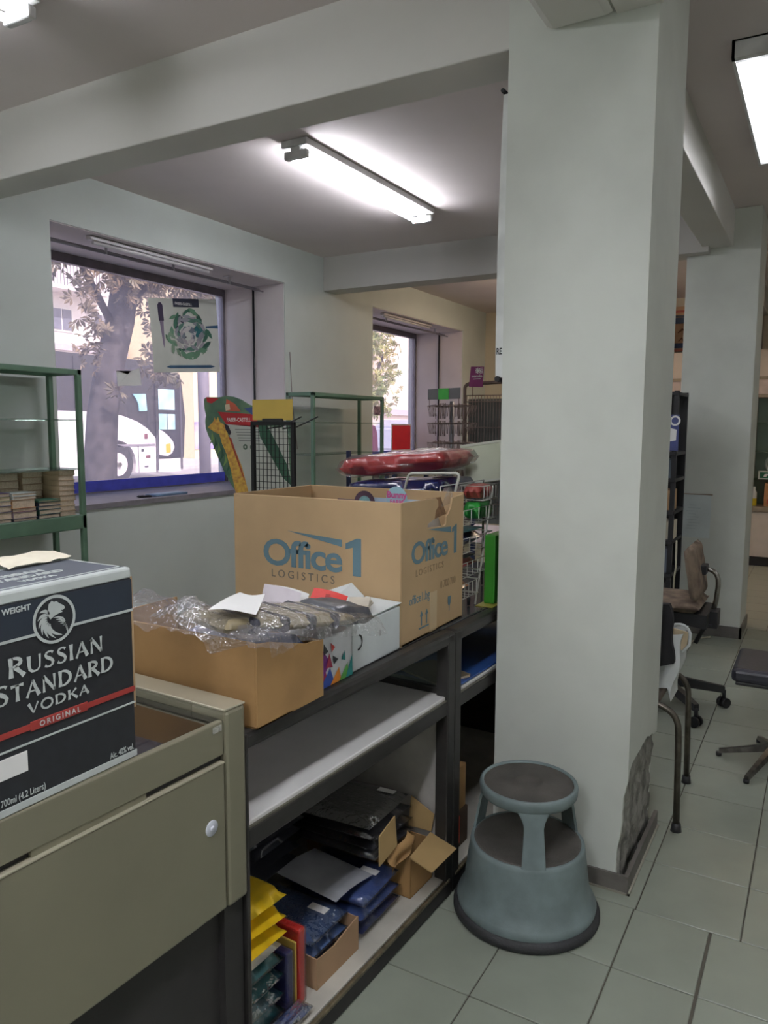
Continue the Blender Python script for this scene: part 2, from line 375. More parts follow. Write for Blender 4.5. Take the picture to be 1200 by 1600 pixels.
# unlit batten above each window
for (x0, x1, nm) in ((3.46, 4.60, 'unlit white tube batten under the head of the poster window'), (7.25, 8.40, 'unlit tube batten above the red notice window')):
    t = thing('window_batten', nm, 'lamp', (x0, 4.2, 2.74), 0, 'unlit battens above the windows')
    b = NB(); rbox(b, x0, x1, 4.18, 4.23, 2.748, SOF-0.008, 0.004); part('housing', b, mat('batten_white', (208, 204, 204), 0.4), t)
    b = NB(); tube(b, [(x0+0.03, 4.2, 2.735), (x1-0.03, 4.2, 2.735)], 0.012, 10); part('tube', b, mat('dead_tube', (216, 212, 212), 0.3), t)

# ------------------------------------------------------------------ lamps
WH = mat('lamp_white', (222, 222, 220), 0.4)
TUBEM = emat('lit_tube', (244, 246, 255), TUBE)
TUBEW = emat('lit_tube_warm', (255, 226, 196), TUBE*0.9)
def batten(x0, x1, yc, label, m, group=None):
    t = thing('tube_lamp', label, 'lamp', (x0, yc, 3.1), 0, group)
    b = NB(); rbox(b, x0, x1, yc-0.085, yc+0.085, 3.060, 3.099, 0.006); part('housing', b, WH, t)
    for s in (-1, 1):
        b = NB(); tube(b, [(x0+0.05, yc+s*0.05, 3.02), (x1-0.05, yc+s*0.05, 3.02)], 0.0135, 12); part('tube', b, m, t)
    for xe in (x0+0.03, x1-0.03):
        b = NB(); rbox(b, xe-0.018, xe+0.018, yc-0.075, yc+0.075, 3.000, 3.045, 0.008); rbox(b, xe-0.018, xe+0.018, yc-0.03, yc+0.03, 3.035, 3.07, 0.004); part('lamp_holder', b, WH, t)
batten(3.50, 5.06, 2.59, 'lit twin tube batten lamp on the ceiling before the large poster window', TUBEM, 'twin tube ceiling lamps')
batten(0.36, 1.92, 2.62, 'lit twin tube batten lamp on the near ceiling, only its end in view', emat('lit_tube_front', (244, 246, 255), TUBE*0.8), 'twin tube ceiling lamps')
batten(7.2, 8.7, 2.55, 'warm twin tube batten lamp beyond the second cross beam', TUBEW, 'twin tube ceiling lamps')
TUBEFILL = emat('fill_tube_side', (244, 246, 255), TUBE*0.45)
batten(0.4, 1.9, -2.3, 'added unseen twin tube fill lamp over the open floor to the side of the aisle', TUBEFILL, 'twin tube ceiling lamps')  # unseen side lamp, added to brighten the counter fronts
batten(4.0, 5.5, -2.3, 'second added unseen tube fill lamp over the open floor to the side of the aisle', TUBEFILL, 'twin tube ceiling lamps')  # another unseen lamp added for fill from the side
batten(-2.4, -0.9, 0.34, 'added unseen twin tube fill lamp behind the metal counter end of the room', emat('fill_tube_rear', (244, 246, 255), TUBE*3.7), 'twin tube ceiling lamps')  # unseen rear lamp, added to brighten the pillar and low shelves
batten(-2.4, -0.9, 2.7, 'added unseen twin tube fill lamp behind the near cross beam bay by the window wall', emat('fill_tube_rear_side', (244, 246, 255), TUBE*1.5), 'twin tube ceiling lamps')  # unseen rear lamp, added to light the beam and window side
def louvre(x0, x1, y0, y1, label, m):
    t = thing('louvre_lamp', label, 'lamp', (x0, (y0+y1)/2, 3.1), 0, 'louvred ceiling lamps')
    b = NB(); box(b, x0, x1, y0, y0+0.012, 3.03, 3.10); box(b, x0, x1, y1-0.012, y1, 3.03, 3.10); box(b, x0, x0+0.03, y0, y1, 3.03, 3.10); box(b, x1-0.03, x1, y0, y1, 3.03, 3.10); box(b, x0, x1, y0, y1, 3.094, 3.10)
    part('housing', b, WH, t)
    yc = (y0+y1)/2
    for s in (-1, 1):
        b = NB(); tube(b, [(x0+0.05, yc+s*0.075, 3.066), (x1-0.05, yc+s*0.075, 3.066)], 0.013, 10); part('tube', b, m, t)
    b = NB(); box(b, x0+0.03, x1-0.03, yc-0.003, yc+0.003, 3.032, 3.09); part('divider', b, WH, t)
    n = 26; b = NB(); box(b, -0.001, 0.001, y0+0.012, y1-0.012, 3.034, 3.056); me = None
    for i in range(n):
        x = x0+0.03+(x1-x0-0.06)*(i+0.5)/n
        if me is None:
            o = part('slat', b, WH, t); me = o.data; o.matrix_local = WM[t.name].inverted() @ Matrix.Translation((x, 0, 0)) @ WM[t.name]
        else:
            q = o.copy(); C.objects.link(q); q.parent = t; q.matrix_local = WM[t.name].inverted() @ Matrix.Translation((x, 0, 0)) @ WM[t.name]
LOUV = emat('lit_tube_louvre', (244, 246, 255), TUBE*0.5)
louvre(3.52, 4.98, 0.12, 0.42, 'white louvred ceiling lamp lit above the aisle beside the front pillar', LOUV)
louvre(-0.05, 1.41, 0.12, 0.42, 'white louvred ceiling lamp lit over the near end of the aisle', emat('lit_tube_near', (244, 246, 255), TUBE*2.4))
louvre(7.10, 8.56, 0.12, 0.42, 'white louvred ceiling lamp lit near the back cabinets', emat('lit_tube_back', (255, 226, 190), TUBE*0.5))

# ------------------------------------------------------------------ the counter row
def cbox(b, s0, s1, t0, t1, z0, z1, r=0.0):
    if r: rbox(b, s0, s1, t0, t1, z0, z1, r, CF)
    else: box(b, s0, s1, t0, t1, z0, z1, CF)
def cpt(s, t, z): return CF @ Vector((s, t, z))
OLIVE = mat('champagne_metal', (134, 130, 110), 0.38, 0.35, var=0.05, scale=3, bump=0.015, bscale=400)
OLIVL = mat('champagne_pale', (176, 170, 148), 0.35, 0.35, var=0.04)  # counter metal copied paler, also for the door's lit bevel
BLKB = mat('black_base', (40, 38, 37), 0.6, var=0.15, scale=9)
t = thing('metal_counter', 'olive grey metal counter with recessed glass top, hinged door and white knob', 'counter', cpt(-1.5, 0.3, 0), R(-2.3))
b = NB(); cbox(b, -2.4, -1.000, 0.0, 0.016, 0.877, 0.950, 0.003); part('front_panel', b, OLIVE, t)
b = NB(); cbox(b, -2.4, -1.000, 0.010, 0.05, 0.863, 0.878); part('shadow_gap', b, BLKB, t)
b = NB(); cbox(b, -1.43, -1.20, 0.002, 0.014, 0.8625, 0.879); part('gap_filler', b, OLIVE, t)
b = NB(); cbox(b, -2.4, -1.002, -0.004, 0.020, 0.542, 0.864, 0.005); dr = part('door', b, OLIVE, t)
b = NB(); cbox(b, -2.4, -1.003, -0.0055, 0.016, 0.8605, 0.8655, 0.002); part('top_edge', b, OLIVL, dr, 'top edge of the door, lit bevel painted paler')  # light on the door's top bevel put into a paler metal
b = NB()
ck = cpt(-1.043, -0.004, 0.738); nk = -CV
def rod_disc(b, c, n, prof):
    n = n.normalized(); u = n.cross(UZ).normalized(); v = n.cross(u); rings = []
    for r, h in prof: rings.append([b.verts.new(c+n*h+u*r*math.cos(2*math.pi*j/28)+v*r*math.sin(2*math.pi*j/28)) for j in range(28)])
    for i in range(len(rings)-1):
        for j in range(28): f = b.faces.new((rings[i][j], rings[i][(j+1)%28], rings[i+1][(j+1)%28], rings[i+1][j])); f.smooth = True
    b.faces.new(rings[-1])
rod_disc(b, ck, nk, [(0.0165, 0), (0.0165, 0.0015), (0.0150, 0.0025), (0.0062, 0.0022), (0.0050, 0.003), (0.0046, 0.005), (0.0030, 0.006)])
part('knob', b, mat('white_plastic', (206, 210, 218), 0.35), dr, 'round white plastic knob')
b = NB(); cbox(b, -0.997, -0.937, -0.004, 0.10, 0.538, 0.968, 0.008); cbox(b, -0.997, -0.937, 0.09, 0.62, 0.80, 0.968, 0.006); cbox(b, -0.992, -0.942, 0.09, 0.61, 0.538, 0.81)
part('end_post', b, OLIVE, t)
b = NB(); cbox(b, -0.998, -0.936, -0.002, 0.62, 0.9665, 0.972, 0.002); part('end_cap', b, OLIVL, t, 'lighter metal cap strip on the end post')
b = NB(); cbox(b, -2.4, -0.945, 0.03, 0.60, 0.0, 0.542); cbox(b, -0.996, -0.940, 0.012, 0.03, 0.0, 0.538); part('base', b, BLKB, t, 'black recessed base')
b = NB(); cbox(b, -2.4, -1.0, 0.016, 0.60, 0.875, 0.925); part('tray', b, mat('tray_liner', (74, 66, 56), 0.5), t)
b = NB(); cbox(b, -2.4, -1.0, 0.014, 0.60, 0.944, 0.950); part('glass_top', b, film('counter_glass', (226, 232, 222), 0.95, 0.02, 0.03), t)
b = NB(); cbox(b, -1.030, -1.006, -0.0012, 0.0, 0.931, 0.944); part('sticker', b, mat('small_sticker', (170, 168, 158), 0.6, var=0.2, scale=200), t)

def counter(s0, s1, label, withend):
    t = thing('display_counter', label, 'counter', cpt((s0+s1)/2, 0.3, 0), R(-2.3), 'black framed display counters')
    D = 0.60; p = 0.045
    for a, pw in ((s0, 0.010 if withend else p), (s1-p, p)):
        for q in (0.0, D-p):
            b = NB(); cbox(b, a, a+pw, q, q+p, 0.0, 0.895, 0.004); part('post', b, BLACKM, t)
    b = NB(); cbox(b, s0, s1, 0.0, 0.05, 0.858, 0.900, 0.012); part('top_rail', b, BLACKM, t)
    b = NB(); cbox(b, s0, s1, 0.05, D, 0.884, 0.900, 0.003)
    part('top_panel', b, BLACKM if withend else mat('smoked_glass_top', (70, 72, 72), 0.12, spec=0.7), t)
    b = NB(); cbox(b, s0+0.01, s1-p, 0.004, 0.034, 0.630, 0.676, 0.004); part('middle_rail', b, BLACKM, t)
    b = NB(); cbox(b, s0+0.01, s1-p, 0.006, 0.012, 0.674, 0.680); part('rail_groove', b, mat('worn_alloy', (128, 124, 112), 0.3, 0.8), t)
    b = NB(); cbox(b, s0+0.012, s1-p*0.3, 0.012, D-0.03, 0.670, 0.690, 0.003); part('middle_shelf', b, WHITEL, t)
    b = NB(); cbox(b, s0, s1, 0.0, 0.03, 0.004, 0.056, 0.004); part('plinth', b, BLKB, t)
    b = NB(); cbox(b, s0+0.02, s1-0.02, 0.012, D-0.03, 0.050, 0.066, 0.002); part('bottom_board', b, mat('chipped_board', (190, 186, 174), 0.55, var=0.12, scale=6), t)
    b = NB(); cbox(b, s0+0.02, s1-0.02, -0.003, 0.010, 0.052, 0.064, 0.003); part('edge_strip', b, mat('worn_edge_strip', (120, 110, 88), 0.4, 0.4, var=0.25, scale=40), t)
    b = NB(); cbox(b, s0+0.01, s1-0.01, D-0.03, D-0.015, 0.05, 0.66 if withend else 0.88); part('back_panel', b, mat('grey_panel', (120, 116, 110), 0.6) if withend else BLKB, t)
    for e0 in (s1-0.03, s0+0.002 if withend else s0+0.018): b = NB(); cbox(b, e0, e0+0.012, p, D-p, 0.06, 0.67); part('end_panel', b, mat('end_laminate', (168, 164, 158), 0.5) if withend else BLKB, t)
    b = NB(); cbox(b, s1-0.028, s1-0.022, p, D-p, 0.705, 0.86); part('glass_pane', b, GLASS, t)
    b = NB(); cbox(b, s1-0.035, s1-0.015, p, D-p, 0.690, 0.712, 0.003); part('lower_pane_rail', b, BLACKM, t)
    return t
counter(-0.935, 0.052, 'black framed counter with white shelf and bags of folders below', True)
tB = counter(0.055, 1.25, 'black framed counter with smoked top partly hidden by the front pillar', False)
b = NB(); cbox(b, 0.11, 0.118, 0.05, 0.5, 0.10, 0.64); part('inner_panel', b, BLKB, tB)

# ------------------------------------------------------------------ stacked folders and open cartons in the lower shelf
def pk(name, label, cat, s, tt, z, sx, sy, sz, c, rx=0, ry=0, rz=0, group=None, seed=1, bulge=0.3, wrap=True, lab=None, gloss=0.3, nz=0.006):
    M = CF @ Matrix.Translation((s, tt, z)) @ Matrix.Rotation(R(rz), 4, 'Z') @ Matrix.Rotation(R(ry), 4, 'Y') @ Matrix.Rotation(R(rx), 4, 'X')
    loc = M.translation.copy()
    T = thing(name, label, cat, loc, 0, group)
    b = NB(); slabpack(b, sx, sy, sz, M, bulge, nz, seed); part('folders', b, mat('fold_'+c, c, gloss, var=0.12, scale=14, bump=0.15, bscale=30, coat=0.3), T)
    if wrap:
        b = NB(); slabpack(b, sx+0.006, sy+0.012, sz+0.005, M, bulge*0.8, nz, seed); part('clear_wrap', b, FILM, T)
    if lab:
        b = NB(); a_, b_ = lab; plate(b, [(-0.014, -0.03), (0.014, -0.03), (0.014, 0.03), (-0.014, 0.03)], M @ Vector((a_, b_, sz/2+0.006)), M.to_3x3() @ UX, M.to_3x3() @ UY, 0.0006); part('sticker', b, PAPER, T)
    return T
# open carton with folded out flaps
FLAP = mat('carton_flap', (166, 138, 92), 0.8, var=0.08, scale=6)
t = thing('open_carton', 'open cardboard carton with folded out flaps holding dark folders', 'box', cpt(-0.06, 0.25, 0.066), R(-2.3))
b = NB()
cbox(b, -0.140, 0.000, 0.050, 0.054, 0.067, 0.205); cbox(b, -0.140, -0.136, 0.05, 0.46, 0.067, 0.20); cbox(b, -0.004, 0.0, 0.05, 0.46, 0.067, 0.205); cbox(b, -0.14, 0.0, 0.456, 0.46, 0.067, 0.2); cbox(b, -0.14, 0.0, 0.05, 0.46, 0.067, 0.071)
part('carton_body', b, CARD2, t)
def quad(b, P, th):
    P = [Vector(p) for p in P]; n = (P[1]-P[0]).cross(P[3]-P[0]).normalized()*th
    hexa(b, [p-n for p in P]+P)
b = NB(); quad(b, [cpt(-0.155, -0.035, 0.193), cpt(0.000, -0.040, 0.196), cpt(0.003, 0.058, 0.222), cpt(-0.150, 0.048, 0.213)], 0.004); part('front_flap', b, FLAP, t)
b = NB(); quad(b, [cpt(0.004, 0.056, 0.224), cpt(0.005, 0.046, 0.285), cpt(-0.002, 0.130, 0.330), cpt(-0.001, 0.140, 0.222)], 0.003); part('side_flap', b, FLAP, t)
b = NB(); quad(b, [cpt(-0.312, 0.055, 0.262), cpt(-0.205, 0.060, 0.275), cpt(-0.212, 0.064, 0.372), cpt(-0.305, 0.060, 0.350)], 0.004); part('torn_flap', b, FLAP, t)
b = NB(); sheet(b, lambda u, v: cpt(-0.235+0.11*u+0.02*math.sin(v*5), 0.058+0.012*math.sin(u*6)+0.01*math.sin(v*7), 0.185+0.085*u*0.6+0.06*v), 8, 8); part('curled_strip', b, CARD2, t)
DK = '2c2d33'; NAVY = '27305a'; BL = '3a4f86'
for i in range(4):
    pk('folder_pack', 'clear wrapped pack of dark folders in the open carton, %s from the base' % (('lowest', 'second', 'third', 'topmost')[i]), 'folders', -0.158-0.012*i, 0.27, 0.242+0.040*i, 0.25+0.012*i, 0.33, 0.028, DK, 0, 4, 2+1.2*i, 'dark folder packs in the open carton', i+3, lab=(0.09, -0.11) if i == 3 else None, nz=0.003)
for i in range(3):
    pk('folder_pack', 'blue wrapped folder pack between tray and carton, %s in its pile' % (('lowest', 'middle', 'topmost')[i]), 'folders', -0.285, 0.21, 0.0885+0.042*i, 0.215, 0.28, 0.030, BL if i else NAVY, 0, 0, (2, 0, 3)[i], 'blue folder packs', 20+i, lab=(0.03, -0.08) if i == 2 else None, nz=0.003)
b = NB(); sheet(b, lambda u, v: cpt(-0.47+0.19*u, 0.10+0.22*v, 0.222-0.012*u+0.016*v+0.006*math.sin(u*4)), 8, 8)
solo('grey_card', b, mat('grey_card', (150, 152, 156), 0.55), 'sheet of grey white card laid over the folder packs', 'card', cpt(-0.42, 0.2, 0.235))
# cardboard tray with blue packs
t = thing('cardboard_tray', 'low cardboard tray with slanted front edge holding blue folders', 'tray', cpt(-0.515, 0.25, 0.066), R(-2.3))
b = NB()
plate(b, [(0, 0), (0.195, 0), (0.195, 0.100), (0.15, 0.094), (0.08, 0.080), (0.02, 0.084), (0, 0.088)], cpt(-0.615, 0.062, 0.067), CU, UZ, -0.004)
cbox(b, -0.424, -0.420, 0.062, 0.44, 0.067, 0.165); cbox(b, -0.615, -0.611, 0.062, 0.44, 0.067, 0.155); cbox(b, -0.615, -0.42, 0.436, 0.44, 0.067, 0.16); cbox(b, -0.615, -0.42, 0.062, 0.44, 0.067, 0.071)
part('tray_body', b, mat('tray_board', (164, 132, 100), 0.8, var=0.08, scale=6), t)
for i in range(3):
    pk('folder_pack', 'blue folder pack in the slanted cardboard tray, %s of three' % (('lowest', 'middle', 'topmost')[i]), 'folders', -0.5175, 0.25, 0.0905+0.042*i, 0.170, 0.32, 0.030, '4a6596', 0, 0, (0.5, -0.5, 1)[i], 'blue folder packs in the tray', 30+i, lab=(0.03, -0.10) if i == 2 else None, nz=0.003)
# dark piles at the back
for i in range(6):
    pk('folder_pack', 'black folder pack in the deep pile behind the tray, %s from below' % ('first', 'second', 'third', 'fourth', 'fifth', 'topmost')[i], 'folders', -0.56+0.010*i, 0.42, 0.252+0.040*i, 0.34, 0.24, 0.034, '24252b', 0, 0, 2*(-1)**i, 'black folder packs', 40+i, wrap=(i == 5), nz=0.002)
# red, navy and yellow sleeves standing on edge
for i, (s, h, c, nm, wd, d0) in enumerate(((-0.668, 0.205, 'c8281e', 'red plastic folder standing on edge beside the cardboard tray', 0.026, 0.064), (-0.690, 0.180, 'b89a4a', 'thin ochre folder standing between the red and navy ones', 0.006, 0.066), (-0.712, 0.165, '28285e', 'navy blue folder standing on edge next to the teal packs', 0.026, 0.068))):
    T = thing('standing_folder', nm, 'folder', cpt(s, 0.17, 0.066), R(-2.3))
    b = NB(); rbox(b, s-wd/2, s+wd/2, d0, 0.33, 0.068, 0.068+h, 0.006, CF); part('cover', b, mat('cover_'+c, c, 0.28, var=0.06, coat=0.4), T)
    if wd > 0.02: b = NB(); rbox(b, s-wd/2-0.001, s+wd/2+0.001, d0-0.005, 0.335, 0.0675, 0.068+h+0.003, 0.006, CF); part('clear_wrap', b, FILM, T)
for i in range(4):
    pk('folder_pack', 'teal folder pack at the low end of the shelf, %s of four' % (('lowest', 'second', 'third', 'topmost')[i]), 'folders', -0.826, 0.215, 0.094+0.048*i, 0.175, 0.29, 0.038, '1d5f62' if i != 1 else '1a4f58', 0, 0, 1*(-1)**i, 'teal folder packs', 50+i, nz=0.003)
pk('white_card_pack', 'thin white card sheets between the teal and yellow packs', 'card', -0.826, 0.215, 0.272, 0.165, 0.29, 0.010, 'd8d6cc', 0, 0, 1, None, 57, wrap=False, nz=0.001)
for i in range(3):
    pk('folder_pack', 'bright yellow folder pack, %s of three above the teal packs' % (('lowest', 'middle', 'topmost')[i]), 'folders', -0.818, 0.205, 0.306+0.050*i, 0.17, 0.29, 0.044, 'e6be1e', 0, 4 if i else 2, 1.5*(-1)**i, 'yellow folder packs', 60+i, wrap=False, nz=0.003)
b = NB(); M = CF @ Matrix.Translation((-0.79, 0.038, 0.091)); slabpack(b, 0.20, 0.042, 0.026, M, 0.4, 0.006, 77)
T = thing('blue_packet', 'crumpled clear blue packet lying along the front of the lowest board', 'packet', M.translation); part('packet', b, mat('blue_packet', (70, 84, 128), 0.25, var=0.2, scale=12, coat=0.5), T)
b = NB(); slabpack(b, 0.21, 0.046, 0.030, M, 0.4, 0.006, 77); part('clear_wrap', b, FILM, T)
# second counter contents
b = NB(); cbox(b, 0.11, 1.10, 0.015, 0.50, 0.692, 0.700, 0.003); solo('blue_board', b, mat('blue_board', (44, 78, 140), 0.4), 'flat blue board lying on the shelf of the second counter', 'board', cpt(0.5, 0.25, 0.695))
T = thing('thin_booklet', 'brown covered booklet on the blue board behind the counter posts', 'booklet', cpt(0.17, 0.12, 0.701), R(10))
b = NB(); M = CF @ Matrix.Translation((0.17, 0.14, 0.705)) @ Matrix.Rotation(R(-22), 4, 'Z'); box(b, -0.075, 0.075, -0.10, 0.10, -0.004, 0.004, M); part('page_block', b, PAGES, T)
b = NB(); box(b, -0.077, 0.077, -0.102, 0.102, 0.004, 0.006, M); part('cover', b, mat('brown_cover', (118, 104, 84), 0.6), T)
T = thing('small_carton', 'closed small cardboard carton on the dark floor of the second counter', 'box', cpt(0.19, 0.2, 0.066), R(-2.3))
b = NB(); rbox(b, 0.125, 0.27, 0.06, 0.32, 0.20, 0.36, 0.004, CF); part('carton_body', b, CARD2, T)
b = NB(); cbox(b, 0.19, 0.205, 0.058, 0.322, 0.26, 0.3612); part('tape', b, CARD, T)
T = thing('dark_carton', 'dark brown carton underneath the small cardboard carton', 'box', cpt(0.19, 0.2, 0.066), R(-2.3))
b = NB(); rbox(b, 0.12, 0.28, 0.055, 0.33, 0.067, 0.199, 0.004, CF); part('carton_body', b, mat('dark_carton', (84, 66, 50), 0.7), T)
b = NB(); cbox(b, 0.135, 0.205, 0.050, 0.054, 0.09, 0.19); part('orange_label', b, mat('orange_label', (226, 78, 44), 0.5), T, 'bright orange label')

# ------------------------------------------------------------------ cartons on the counters
VB = mat('printed_carton_black', (31, 33, 37), 0.55, var=0.12, scale=60)
VB2 = mat('printed_carton_navy', (36, 44, 54), 0.5, var=0.05, scale=20)
SILV = mat('printed_silver', (186, 192, 188), 0.45, var=0.05, scale=20)
REDP = mat('printed_red', (150, 52, 46), 0.5)
vx0, vx1, vy0, vy1, vz0, vz1 = 0.617, 0.937, 1.060, 1.235, 0.952, 1.300
PLACE_V = 1
t = thing('printed_carton', 'black and silver printed bottle carton standing on the metal counter', 'box', ((vx0+vx1)/2, (vy0+vy1)/2, vz0))
b = NB(); rbox(b, vx0, vx1, vy0, vy1, vz0, vz1, 0.004); part('carton_body', b, VB, t)
b = NB(); rbox(b, vx0-0.0006, vx1+0.0006, vy0-0.0006, vy1, 1.279, vz1+0.0006, 0.0045); part('silver_edge', b, SILV, t)
b = NB(); box(b, vx0, vx1, vy0-0.0008, vy0, 1.2245, 1.279); part('navy_band', b, VB2, t)
for za, zb in ((0.952, 0.9635), (1.0515, 1.0545), (1.221, 1.2255)): b = NB(); box(b, vx0, vx1, vy0-0.0012, vy0, za, zb); part('silver_line', b, SILV, t)
b = NB(); box(b, vx0, vx1, vy0-0.0012, vy0, 1.0735, 1.083); part('red_line', b, REDP, t)
b = NB(); rbox(b, 0.726, 0.834, vy0-0.002, vy0, 1.0705, 1.086, 0.003); part('red_plaque', b, REDP, t)
text('lettering', 'ORIGINAL', 0.0125, (0.780, vy0-0.0022, 1.0742), UX, UZ, SILV, t, 'CENTER', 0.0002, sx=1.0, space=1.45)
b = NB(); ring2(b, (0.777, 1.241), 0.0345, 0.0395, (0, vy0, 0), UX, UZ, 0.0022)
part('emblem_ring', b, SILV, t)
b = NB(); lx = [(0.777+0.0345*math.cos(2*math.pi*i/40), 1.241+0.0345*math.sin(2*math.pi*i/40)) for i in range(40)]; blob(b, lx, (0, vy0, 0), UX, UZ, 0.0015); part('emblem_field', b, VB, t)
b = NB(); E0 = (0.777, vy0, 1.241)
# bear's head above, mane of feathers sweeping round to the left
blob(b, [(-0.010, 0.026), (-0.004, 0.031), (0.000, 0.028), (0.004, 0.029), (0.010, 0.024), (0.018, 0.019), (0.020, 0.015), (0.016, 0.012), (0.012, 0.013), (0.015, 0.009), (0.008, 0.008), (0.001, 0.006), (-0.008, 0.001), (-0.013, 0.010)], E0, UX, UZ, 0.0024)
for i in range(7):
    a = R(120+20*i); a2 = R(150+24*i)
    p0 = (0.010*math.cos(a)-0.004, 0.009*math.sin(a)+0.002); p2 = (0.031*math.cos(a2), 0.031*math.sin(a2)); p1 = (0.024*math.cos(a+0.05)-0.002, 0.023*math.sin(a+0.05))
    q = [((1-u)**2*p0[0]+2*u*(1-u)*p1[0]+u*u*p2[0], (1-u)**2*p0[1]+2*u*(1-u)*p1[1]+u*u*p2[1]) for u in [k/8 for k in range(9)]]
    stroke(b, q, [0.0022, 0.0035, 0.0048, 0.0055, 0.0056, 0.0050, 0.0040, 0.0025, 0.0006], E0, UX, UZ, 0.0024)
for i in range(5):
    q = [(-0.002+0.004*i, 0.003-0.004*i), (0.007+0.0035*i, 0.002-0.004*i), (0.015+0.002*i, -0.001-0.0055*i), (0.020+0.0005*i, -0.007-0.0055*i)]
    stroke(b, q, [0.0004, 0.0028, 0.0026, 0.0004], E0, UX, UZ, 0.0024)
part('emblem_bear', b, SILV, t)
# flared capitals drawn stroke by stroke
def glyph(ch):
    W, T, S = 0.60, 0.17, 0.09      # width, thick, thin
    def st(p, q, w): return ([p, ((p[0]+q[0])/2, (p[1]+q[1])/2), q], [w*1.35, w*0.9, w*1.35])
    def cv(P, wd): return (P, wd)
    def ar(cx, cy, rx, ry, a0, a1, n, w0, w1): return ([(cx+rx*math.cos(R(a0+(a1-a0)*i/n)), cy+ry*math.sin(R(a0+(a1-a0)*i/n))) for i in range(n+1)], [w0+(w1-w0)*math.sin(math.pi*i/n) for i in range(n+1)])
    G = {
     'R': (0.66, [st((0.12,0),(0.12,1),T), ar(0.16,0.74,0.34,0.22,90,-90,10,S,T), st((0.28,0.50),(0.62,-0.02),T)]),
     'U': (0.74, [([(0.12,1),(0.12,0.45),(0.15,0.2),(0.25,0.06),(0.38,0.02)],[T*1.3,T,T,T*0.8,S]), ([(0.38,0.02),(0.52,0.07),(0.61,0.22),(0.63,0.5),(0.63,1)],[S,S,S,S,S*1.5])]),
     'S': (0.56, [([(0.47,0.86),(0.38,0.95),(0.26,0.96),(0.15,0.90),(0.11,0.78),(0.16,0.65),(0.28,0.55),(0.40,0.44),(0.46,0.30),(0.42,0.13),(0.30,0.04),(0.17,0.05),(0.07,0.15)],[0.16,S,S,S*1.2,T*0.9,T,T*1.1,T,T,T*0.8,S,S,0.16])]),
     'I': (0.28, [st((0.14,0),(0.14,1),T)]),
     'A': (0.70, [([(0.06,0),(0.22,0.5),(0.36,1)],[S*1.6,S,S]), ([(0.36,1),(0.48,0.5),(0.64,0)],[T*0.8,T,T*1.35]), ([(0.18,0.34),(0.52,0.34)],[S*0.8,S*0.8])]),
     'N': (0.76, [([(0.12,0),(0.12,0.5),(0.12,1)],[S*1.7,S,S*1.4]), ([(0.10,1),(0.38,0.5),(0.64,0)],[T*1.2,T,T*0.9]), ([(0.64,0),(0.64,0.5),(0.64,1)],[S*1.2,S,S*1.7])]),
     'T': (0.62, [st((0.31,0),(0.31,1),T), ([(0.02,0.93),(0.31,0.96),(0.60,0.93)],[0.17,S,0.17])]),
     'D': (0.74, [st((0.12,0),(0.12,1),T), ar(0.20,0.5,0.44,0.46,90,-90,12,S,T*1.05)]),
     'V': (0.68, [([(0.06,1),(0.20,0.5),(0.34,0)],[T*1.35,T,T*0.8]), ([(0.34,0),(0.48,0.5),(0.62,1)],[S,S,S*1.7])]),
     'O': (0.82, [ar(0.41,0.5,0.33,0.47,0,360,24,T*0.9,T*0.9)]),
     'K': (0.68, [st((0.12,0),(0.12,1),T), ([(0.18,0.46),(0.36,0.68),(0.58,1)],[S,S,S*1.8]), ([(0.28,0.56),(0.44,0.28),(0.64,-0.01)],[T*0.8,T,T*1.35])]),
    }
    return G[ch]
def flared(s, o, x0, x1, z, h, parent, big=None):
    """word fitted between x0 and x1"""
    hs = [h*(1.18 if (big and i in big) else 1.0) for i in range(len(s))]
    wt = sum(glyph(ch)[0]*hh for ch, hh in zip(s, hs))+0.06*h*(len(s)-1); k = (x1-x0)/wt; x = x0
    b = NB()
    for ch, hh in zip(s, hs):
        wd, ss = glyph(ch)
        for P, Q in ss: stroke(b, [(x+p[0]*hh*k, z+p[1]*hh) for p in P], [q*hh*(0.5+0.5*k) for q in Q], (0, o, 0), UX, UZ, 0.002)
        x += (wd*hh+0.06*h)*k
    return part('lettering', b, SILV, parent)
flared('RUSSIAN', vy0, 0.692, 0.870, 1.1655, 0.0265, t, (0,))
flared('STANDARD', vy0, 0.668, 0.890, 1.1265, 0.0265, t, (0,))
flared('VODKA', vy0, 0.722, 0.838, 1.1000, 0.0165, t)
text('lettering', 'LIGHT WEIGHT', 0.0125, (0.736, vy0-0.0012, 1.2655), UX, UZ, SILV, t, 'RIGHT', 0.0003)
text('lettering', 'Alc. 40% vol.', 0.0155, (0.930, vy0-0.0012, 0.9665), UX, UZ, SILV, t, 'RIGHT', 0, sx=0.66)
text('lettering', '6 x 700ml (4.2 Liters)', 0.0155, (0.748, vy0-0.0012, 0.9685), UX, UZ, SILV, t, 'RIGHT', 0, sx=0.70)
b = NB(); box(b, 0.640, 0.7185, vy0-0.0012, vy0, 1.010, 1.0425); part('white_label', b, PAPER, t)
b = NB(); box(b, vx0+0.006, vx1-0.004, vy0+0.012, vy1-0.004, vz1, vz1+0.0008); part('top_print', b, mat('top_print', (74, 80, 90), 0.5, var=0.06), t)
for (a, c_, y0, y1) in ((0.63, 0.930, vy0+0.016, vy0+0.020), (0.63, 0.930, vy1-0.012, vy1-0.008), (0.926, 0.930, vy0+0.016, vy1-0.008)): b = NB(); box(b, a, c_, y0, y1, vz1+0.0006, vz1+0.0016); part('silver_line', b, SILV, t)
